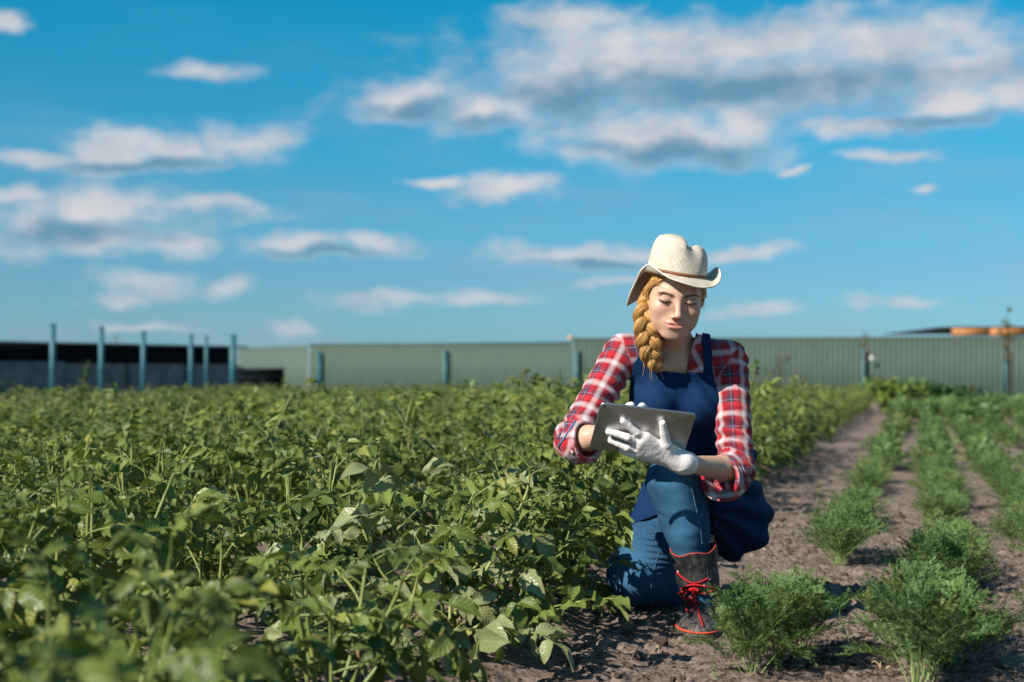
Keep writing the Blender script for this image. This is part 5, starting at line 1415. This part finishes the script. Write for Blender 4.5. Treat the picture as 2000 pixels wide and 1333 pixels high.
# ------------------------------------------------------------------ front plants shaped after the photograph
def bent_plant(base, label, stems, seed, lscale=1.0, rad=.0062, pale=()):
    """a potato plant whose stems run through given points of the place"""
    r = np.random.default_rng(seed); b = np.array([base[0], base[1], gh(base[0], base[1]) - .01]); root = thing('potato_plant', label, 'potato plant', tuple(b), 0, 'potato plants in the field')
    for si, st in enumerate(stems):
        P = np.array([b] + [at(*q) for q in st]) - b; P = cspl(np.linspace(0, 1, 16), np.linspace(0, 1, len(P)), P)
        v, q, tt = tube(P, np.linspace(rad, rad * .5, 16), 7); link('stem', mk_mesh('stem', v, [q, tt], [stem_m]), root)
        L = np.linalg.norm(np.diff(P, axis=0), axis=1).sum(); nn = max(4, int(L / .046)); ph = r.random() * 6.28
        for k in range(1, nn + 1):
            s = .16 + .84 * k / nn; x = s * 15; i = min(int(x), 14); f = min(1, x - i); p = P[i] * (1 - f) + P[i + 1] * f; ph += 2.4
            out = np.array([math.cos(ph), math.sin(ph) * .9 - .25, 0]) + (P[i + 1] - P[i]) * [1, 1, 0] * 14; out /= np.linalg.norm(out)
            elev = r.uniform(-.25, .35) + .5 * (s > .9); sc = lscale * r.uniform(.62, 1.0) * (.85 if s > .9 else 1)
            dry = s < .3 and r.random() < .4
            me = dry_leaf_meshes[k % 2] if dry else (pale_leaf_meshes[k % 3] if si in pale and r.random() < .7 else leaf_meshes[int(r.integers(10))])
            o = link('withered_leaf' if dry else 'leaf', me, root); o.matrix_local = leaf_matrix(p, math.atan2(out[1], out[0]) - math.pi / 2, elev, r.uniform(-.6, .6), sc)
            if dry: o['label'] = 'limp brown withered leaf'
    return root, b
def on_row(y, c=-1.34): return (c + ROW * y, y)
hero, hb = bent_plant(on_row(3.98, -1.32), 'large open potato plant left of the knee, stems leaning towards the woman', [
    [(862, 1180, 3.92), (872, 1060, 3.86), (858, 985, 3.84)], [(930, 1150, 4.0), (985, 1050, 4.05), (1030, 965, 4.1), (1036, 915, 4.1)],
    [(960, 1190, 4.05), (1060, 1120, 4.2), (1120, 1040, 4.3), (1158, 1020, 4.36)], [(980, 1200, 3.95), (1060, 1180, 3.95), (1095, 1210, 3.9)],
    [(800, 1180, 3.95), (745, 1120, 3.95), (725, 1080, 3.95)], [(880, 1100, 4.1), (905, 1010, 4.15), (925, 965, 4.2)], [(940, 1230, 3.85), (985, 1225, 3.8), (1015, 1255, 3.76)],
    [(900, 1150, 4.15), (960, 1060, 4.25), (985, 985, 4.3)], [(850, 1200, 4.1), (830, 1090, 4.15), (800, 1010, 4.2)]], 11, 1.28, pale=(0, 4, 5, 6))
bent_plant(on_row(4.42, -1.30), 'potato plant drooping against the kneeling woman\'s jeans', [
    [(1040, 1130, 4.45), (1110, 1060, 4.48), (1160, 1060, 4.46), (1184, 1110, 4.44)], [(1000, 1080, 4.5), (1040, 1030, 4.5), (1060, 990, 4.5)],
    [(960, 1080, 4.5), (940, 1030, 4.5), (930, 990, 4.5)], [(990, 1090, 4.35), (1020, 1010, 4.3), (1010, 960, 4.3)]], 12, .95)
bent_plant(on_row(3.62, -1.42), 'sprawling potato plant with bare yellow stems lying over the soil', [
    [(690, 1270, 3.6), (600, 1225, 3.55), (520, 1235, 3.5)], [(640, 1290, 3.55), (560, 1240, 3.6), (545, 1130, 3.62)], [(740, 1250, 3.62), (690, 1150, 3.7), (650, 1105, 3.72)],
    [(620, 1300, 3.5), (520, 1290, 3.45), (470, 1310, 3.4)], [(720, 1290, 3.55), (700, 1300, 3.5), (730, 1320, 3.45)], [(640, 1260, 3.65), (585, 1150, 3.75), (590, 1050, 3.8)]], 13, .72, .0068, pale=(0, 2, 5))
for (u, y, H_, lab) in ((-20, 1.25, .50, 'very near blurred potato plant filling the bottom left corner'), (150, 1.75, .46, 'near blurred potato plant right of the one in the corner')):
    potato_near((u - 1000) / FX * y, y, u * .01, 900 + u, lab, H_, 7)
# green berries hanging from the plant beside the knee
p0 = at(1152, 1048, 4.36); g = Geo()
for k in range(3):
    e = p0 + [(-.010, .012, .002)[k], (.0, -.008, .01)[k], -.028 - .008 * k]
    v, qq, tt = tube([p0 - hb, (p0 + e) / 2 - hb + [0, 0, .004], e - hb], .0011, 4); g.add(v, qq, tt, m=1)
    v, qq = lathe([(0, -.0095), (.005, -.008), (.0085, -.003), (.0088, .002), (.0055, .0075), (0, .009)], 12); link('berry', mk_mesh('berry', v + (e - hb), qq, [berry_m]), hero)
link('berry_stalk', g.mesh('berry_stalk', [berry_m, stem_m]), hero)

# ------------------------------------------------------------------ soil clods, straws, weeds
def clod(seed, ang=1.0):
    r = np.random.default_rng(seed); import bmesh
    bm = bmesh.new(); bmesh.ops.create_icosphere(bm, subdivisions=2, radius=1.0); V = np.array([v.co[:] for v in bm.verts]); F = np.array([[v.index for v in f.verts] for f in bm.faces]); bm.free()
    n = 1 + .35 * fbm(V * 1.3 + r.random(3) * 9, 3, seed)
    for _ in range(7):
        d = r.normal(0, 1, 3); d /= np.linalg.norm(d); c = r.uniform(.45, .8); h = V @ d; V = V - np.maximum(h - c, 0)[:, None] * d
    V = V * n[:, None] * [1, r.uniform(.7, 1), r.uniform(.5, .8)]
    return mk_mesh('soil_clod', V, F, [soil_m], False)
clod_src = []; r = np.random.default_rng(4)
spots_c = [(1222, 1232, 4.30), (1180, 1225, 4.42), (1290, 1262, 4.12), (1250, 1290, 3.98), (1120, 1310, 3.9), (1450, 1205, 4.75), (1640, 1180, 4.9), (1545, 1080, 6.2)]
for k, (u, v, y) in enumerate(spots_c):
    p = at(u, v, y); s = (.030, .022, .026, .020, .028, .022, .024, .03)[k]
    o = link('soil_clod', clod(50 + k), None, (p[0], p[1], float(ground_h(np.array([p[0]]), np.array([p[1]]))[0]) + s * .25)); o.scale = (s, s, s); o.rotation_euler = (0, 0, k * 1.3)
    o['category'] = 'soil clod'; o['group'] = 'larger clods on the path'
    o['label'] = ['crumbly clod at the kneeling knee', 'small clod left of the kneeling knee under leaves', 'clod just in front of the boot toe', 'small clod on the soil below the boot', 'clod at the bottom edge left of the boot', 'reddish clod behind the boot under the apron', 'clod between the first two carrot rows', 'clod on the path behind the woman'][k]
    clod_src.append(o)
def soil_pts(n, y0, y1, seed, c0=-1.5, c1=2.0):
    r = np.random.default_rng(seed); y = y0 + (y1 - y0) * r.random(n) ** 1.4; c = r.uniform(c0, c1, n); x = c + ROW * y; m = np.abs(x) < .36 * y + .2; m &= vnoise(np.stack([x * 2.3, y * 2.3, 0 * x], 1), 5) + r.normal(0, .5, n) > -.2
    x, y = x[m], y[m]; return np.stack([x, y, ground_h(x, y) + .001], 1)
scatter('soil_crumbs', soil_pts(26000, 2.9, 7.5, 1), clod_src, 21, .0022, .0065, kind='stuff', label='fine crumbs of dry soil on the path')
scatter('soil_clods', soil_pts(5200, 2.9, 9, 2), clod_src, 22, .005, .015, kind='stuff', label='scattered small clods of dry soil')
straw_c = paint('dry_straw', (.52, .38, .22), .8, .2, .2, 40)
for k, (u, v, y, L, a, lab) in enumerate([(1475, 1075, 6.4, .10, -.6, 'dry stick lying on the soil behind the apron'), (1290, 1278, 4.05, .05, .9, 'short straw in front of the boot'), (1720, 1300, 3.9, .05, .2, 'curled dry bit of leaf between carrot rows'), (1905, 1215, 4.6, .06, .5, 'dry straw bits right of the second carrot row'), (1960, 1285, 4.0, .05, -.2, 'curled dry leaf near the bottom right corner')]):
    p = at(u, v, y); g = Geo(); r = np.random.default_rng(k); s = np.linspace(-.5, .5, 8)
    P = np.stack([s * L * math.cos(a), s * L * math.sin(a), .012 + .012 * np.cos(s * 5 + k)], 1); vv, qq, tt = tube(P, np.linspace(.0035, .002, 8), 5); g.add(vv, qq, tt)
    P = np.stack([s * L * .5 * math.cos(a + 1), s * L * .5 * math.sin(a + 1), .010 + .01 * np.cos(s * 4)], 1); vv, qq, tt = tube(P, .0018, 4); g.add(vv, qq, tt)
    o = link('dry_straw', g.mesh('dry_straw', [straw_c]), None, (p[0], y, float(ground_h(np.array([p[0]]), np.array([y]))[0]) - .004)); o['label'] = lab; o['category'] = 'straw'; o['group'] = 'dry bits on the soil'
weed_leaf = leaf_material('weed_leaf', (0.07, 0.14, 0.05), (0.12, 0.20, 0.07), (0.2, 0.27, 0.13), veins=False)
def weed(u, v, y, h, lab, seed, n=7):
    p = at(u, v, y); r = np.random.default_rng(seed); root = thing('weed', lab, 'weed', (p[0], y, gh(p[0], y)), r.random() * 6, 'small weeds on the path')
    pts, d = stem_path(r, .35, r.random() * 6, h); vv, qq, tt = tube(pts, np.linspace(.0024, .001, len(pts)), 5); link('stem', mk_mesh('stem', vv, [qq, tt], [stem_m]), root)
    lv, lq, luv = leaflet(h * .36, .2, 5, 1, .3, .3, .05, seed); me = mk_mesh('leaf', lv, lq, [weed_leaf], attrs={'leafuv': np.concatenate([luv, np.full((len(lv), 1), r.random())], 1)})
    for k in range(n):
        s = .2 + .8 * k / (n - 1); i = min(int(s * 8), 8); o = link('leaf', me, root); o.matrix_local = leaf_matrix(pts[i], k * 2.4, r.uniform(.2, .9), 0, 1 - .35 * s)
for k, a in enumerate([(1655, 1262, 4.25, .10, 'small leafy weed between the two front carrot plants'), (1540, 1045, 7.0, .07, 'low weed on the path behind the woman'), (1500, 1040, 6.9, .06, 'tiny weed beside the apron on the path'), (1520, 1330, 3.75, .05, 'seedling at the bottom edge below the first carrot plant'), (1938, 1215, 4.6, .04, 'tiny two-leaved seedling right of the second carrot row'), (1790, 1085, 6.3, .12, 'loose weed between the first and second carrot rows'), (730, 1235, 3.75, .10, 'fine sprig under the front potato plant'), (1400, 1333, 3.7, .06, 'pale weed at the bottom edge left of the carrots'), (1595, 960, 9.0, .14, 'pale weed at the edge of the potato row'), (1720, 920, 11.0, .13, 'low weed in the path beside the carrots'), (1995, 1250, 4.3, .06, 'weed at the right edge of the picture on bare soil')]):
    weed(*a, seed=40 + k)

# ------------------------------------------------------------------ shrubs, saplings and seed stalks
def shrub(name, cat, label, u, vtop, y, wid, colr, seed, n=900, leaf=.05, h0=None, trunk=None):
    r = np.random.default_rng(seed); p = at(u, vtop, y); h = p[2]; root = thing(name, label, cat, (p[0], y, 0))
    lm = leaf_material(name + '_leaf' + str(seed), *colr, veins=False)
    lv, lq, luv = leaflet(leaf, .3, 2, 1, .3, .3, .05, seed); G = Geo(); z0 = h0 if h0 else 0.0
    cl = [(np.array([r.normal(0, wid * .30), r.normal(0, wid * .25), z0 + (h - z0) * r.uniform(.2, .86)]), r.uniform(.20, .38) * wid) for _ in range(12)]
    cl.append((np.array([0, 0, h - wid * .2]), wid * .2))
    for k in range(n):
        c_, rr = cl[int(r.integers(len(cl)))]; d = r.normal(0, 1, 3); d /= np.linalg.norm(d); q = c_ + d * rr * r.random() ** .4
        if q[2] < 0.02 or q[2] > h: continue
        M = np.array(leaf_matrix(q, r.random() * 6.28, r.uniform(-.8, .8), r.uniform(-.6, .6), r.uniform(.7, 1.4)))
        G.add(lv @ M[:3, :3].T + M[:3, 3], lq, leafuv=np.concatenate([luv, np.full((len(lv), 1), r.random())], 1))
    link('foliage', G.mesh('foliage', [lm]), root)
    G = Geo()
    P = np.array([[0, 0, -.1], [r.normal(0, .02), 0, h * .4], [r.normal(0, .03), 0, h * .93]]); v, q, tt = tube(cspl(np.linspace(0, 1, 12), np.array([0, .5, 1.]), P), np.linspace(trunk or .02, .006, 12), 6)
    link('trunk' if trunk else 'stem', mk_mesh('trunk', v, [q, tt], [bark_m]), root)
    for k in range(7):
        c_, rr = cl[k]; z = c_[2] * r.uniform(.5, .8); v, q, tt = tube([np.array([0, 0, z]), (np.array([0, 0, z]) + c_) / 2 + [0, 0, .03], c_], [.010, .007, .004], 4); link('branch', mk_mesh('branch', v, [q, tt], [bark_m]), root)
GR = ((.05, .09, .03), (.12, .17, .06), (.18, .22, .10)); LG = ((.13, .21, .04), (.24, .32, .07), (.26, .32, .12)); DG = ((.03, .06, .02), (.06, .10, .035), (.10, .13, .06)); BR = ((.10, .09, .04), (.20, .16, .07), (.2, .18, .1))
shrub('bush', 'bush', 'rounded bush with a pale yellow-green top at the end of the path', 1742, 738, 31, .85, LG, 3, 1000, .13)
shrub('bush', 'bush', 'dark green bush before the fence right of the pale-topped bush', 1850, 752, 31, 1.15, DG, 4, 1500, .13)
shrub('bush', 'bush', 'low dark bush between the pale-topped bush and the darker one', 1790, 768, 30, .6, DG, 5, 600, .13)
shrub('bush', 'bush', 'low green bush at the far right in front of the fence', 1975, 782, 29, .9, GR, 6, 700, .13)
shrub('sapling', 'tree', 'slim brownish sapling rising above the fence at far right', 1970, 598, 37, .42, BR, 7, 420, .06, .9, .03)
shrub('sapling', 'tree', 'small thin sapling against the green fence beside the woman', 1522, 688, 40, .62, DG, 8, 230, .05, .55, .02)
shrub('sapling', 'tree', 'small sapling whose dark tip shows over the fence behind a teal post', 1690, 648, 43.0, .22, BR, 9, 120, .05, 1.5, .02)
shrub('sapling', 'tree', 'round treetop just above the dark shed roof', 226, 655, 75, .8, BR, 10, 250, .09, 1.2, .05)
def seed_stalk(u, vtop, y, lab, lean, seed, h=None):
    r = np.random.default_rng(seed); p = at(u, vtop, y); h = p[2]; root = thing('seed_stalk', lab, 'plant', (p[0] - lean * h, y, 0))
    s = np.linspace(0, 1, 14); P = np.stack([lean * h * s ** 1.5, 0 * s, h * s], 1); v, q, tt = tube(P, np.linspace(.008, .002, 14), 6); link('stem', mk_mesh('stem', v, [q, tt], [stem_m]), root)
    lv, lq, luv = leaflet(.06 * y / 7, .22, 3, 1, .3, .3, .05, seed); G = Geo()
    for k in range(70):
        s1 = .45 + .55 * r.random(); q_ = np.array([lean * h * s1 ** 1.5, 0, h * s1]) + r.normal(0, .012 * y / 7, 3) * (1.2 - s1) * 2; M = np.array(leaf_matrix(q_, r.random() * 6.28, r.uniform(.2, 1.2), 0, (1.25 - s1)))
        G.add(lv @ M[:3, :3].T + M[:3, 3], lq, leafuv=np.concatenate([luv, np.full((len(lv), 1), r.random())], 1))
    link('foliage', G.mesh('foliage', [car_leaf]), root)
seed_stalk(1018, 727, 7.2, 'tall pale green flowering stalk rising above the potato field left of the woman', -.02, 1)
seed_stalk(172, 706, 17, 'bushy leaning stalk in front of the dark shed', .14, 2)
seed_stalk(1046, 815, 6.3, 'leafy upright stalk beside the woman\'s plaid sleeve', .03, 3)
def blossom(u, v, y, lab, mat_, n=3, rad=.013):
    p = at(u, v, y); root = thing('blossom', lab, 'flower', (p[0], y, 0)); r = np.random.default_rng(int(u))
    v_, q, tt = tube([(0, 0, 0), (0.01, 0, p[2] * .5), (0, 0, p[2])], [.003, .002, .0015], 5); link('stem', mk_mesh('stem', v_, [q, tt], [stem_m]), root)
    for k in range(n):
        c_ = np.array([r.normal(0, rad * .9), r.normal(0, rad * .6), p[2] + r.normal(0, rad * .9)]); G = Geo()
        for a in range(5):
            lv, lq, _ = leaflet(rad, .42, 3, 1, .1, .1, .02, k); M = np.array(leaf_matrix(c_, a * 1.257, .35, 0, 1)); G.add(lv @ M[:3, :3].T @ rot((1, 0, 0), -.9).T * 0 + lv @ M[:3, :3].T + M[:3, 3], lq)
        link('flower_head', G.mesh('flower_head', [mat_]), root)
for k, a in enumerate([(625, 893, 5.0, 'pale potato blossom above the leaves left of centre', petal_w), (355, 853, 6.5, 'small single white blossom in the left of the field', petal_w, 1), (770, 833, 8.5, 'white blossom cluster in the middle of the field', petal_w), (828, 853, 8.0, 'white blossom left of the red one', petal_w), (740, 838, 9.0, 'small white blossom beside a blossom cluster', petal_w, 2), (943, 849, 7.6, 'single crimson blossom in the potato field', petal_r, 2), (655, 840, 8.5, 'dull red blossom in the middle of the field', petal_r, 1), (950, 915, 5.6, 'white blossom behind the large front potato plant', petal_w, 2), (563, 803, 12, 'faint white blossom far out in the field', petal_w, 2)]):
    blossom(*a)
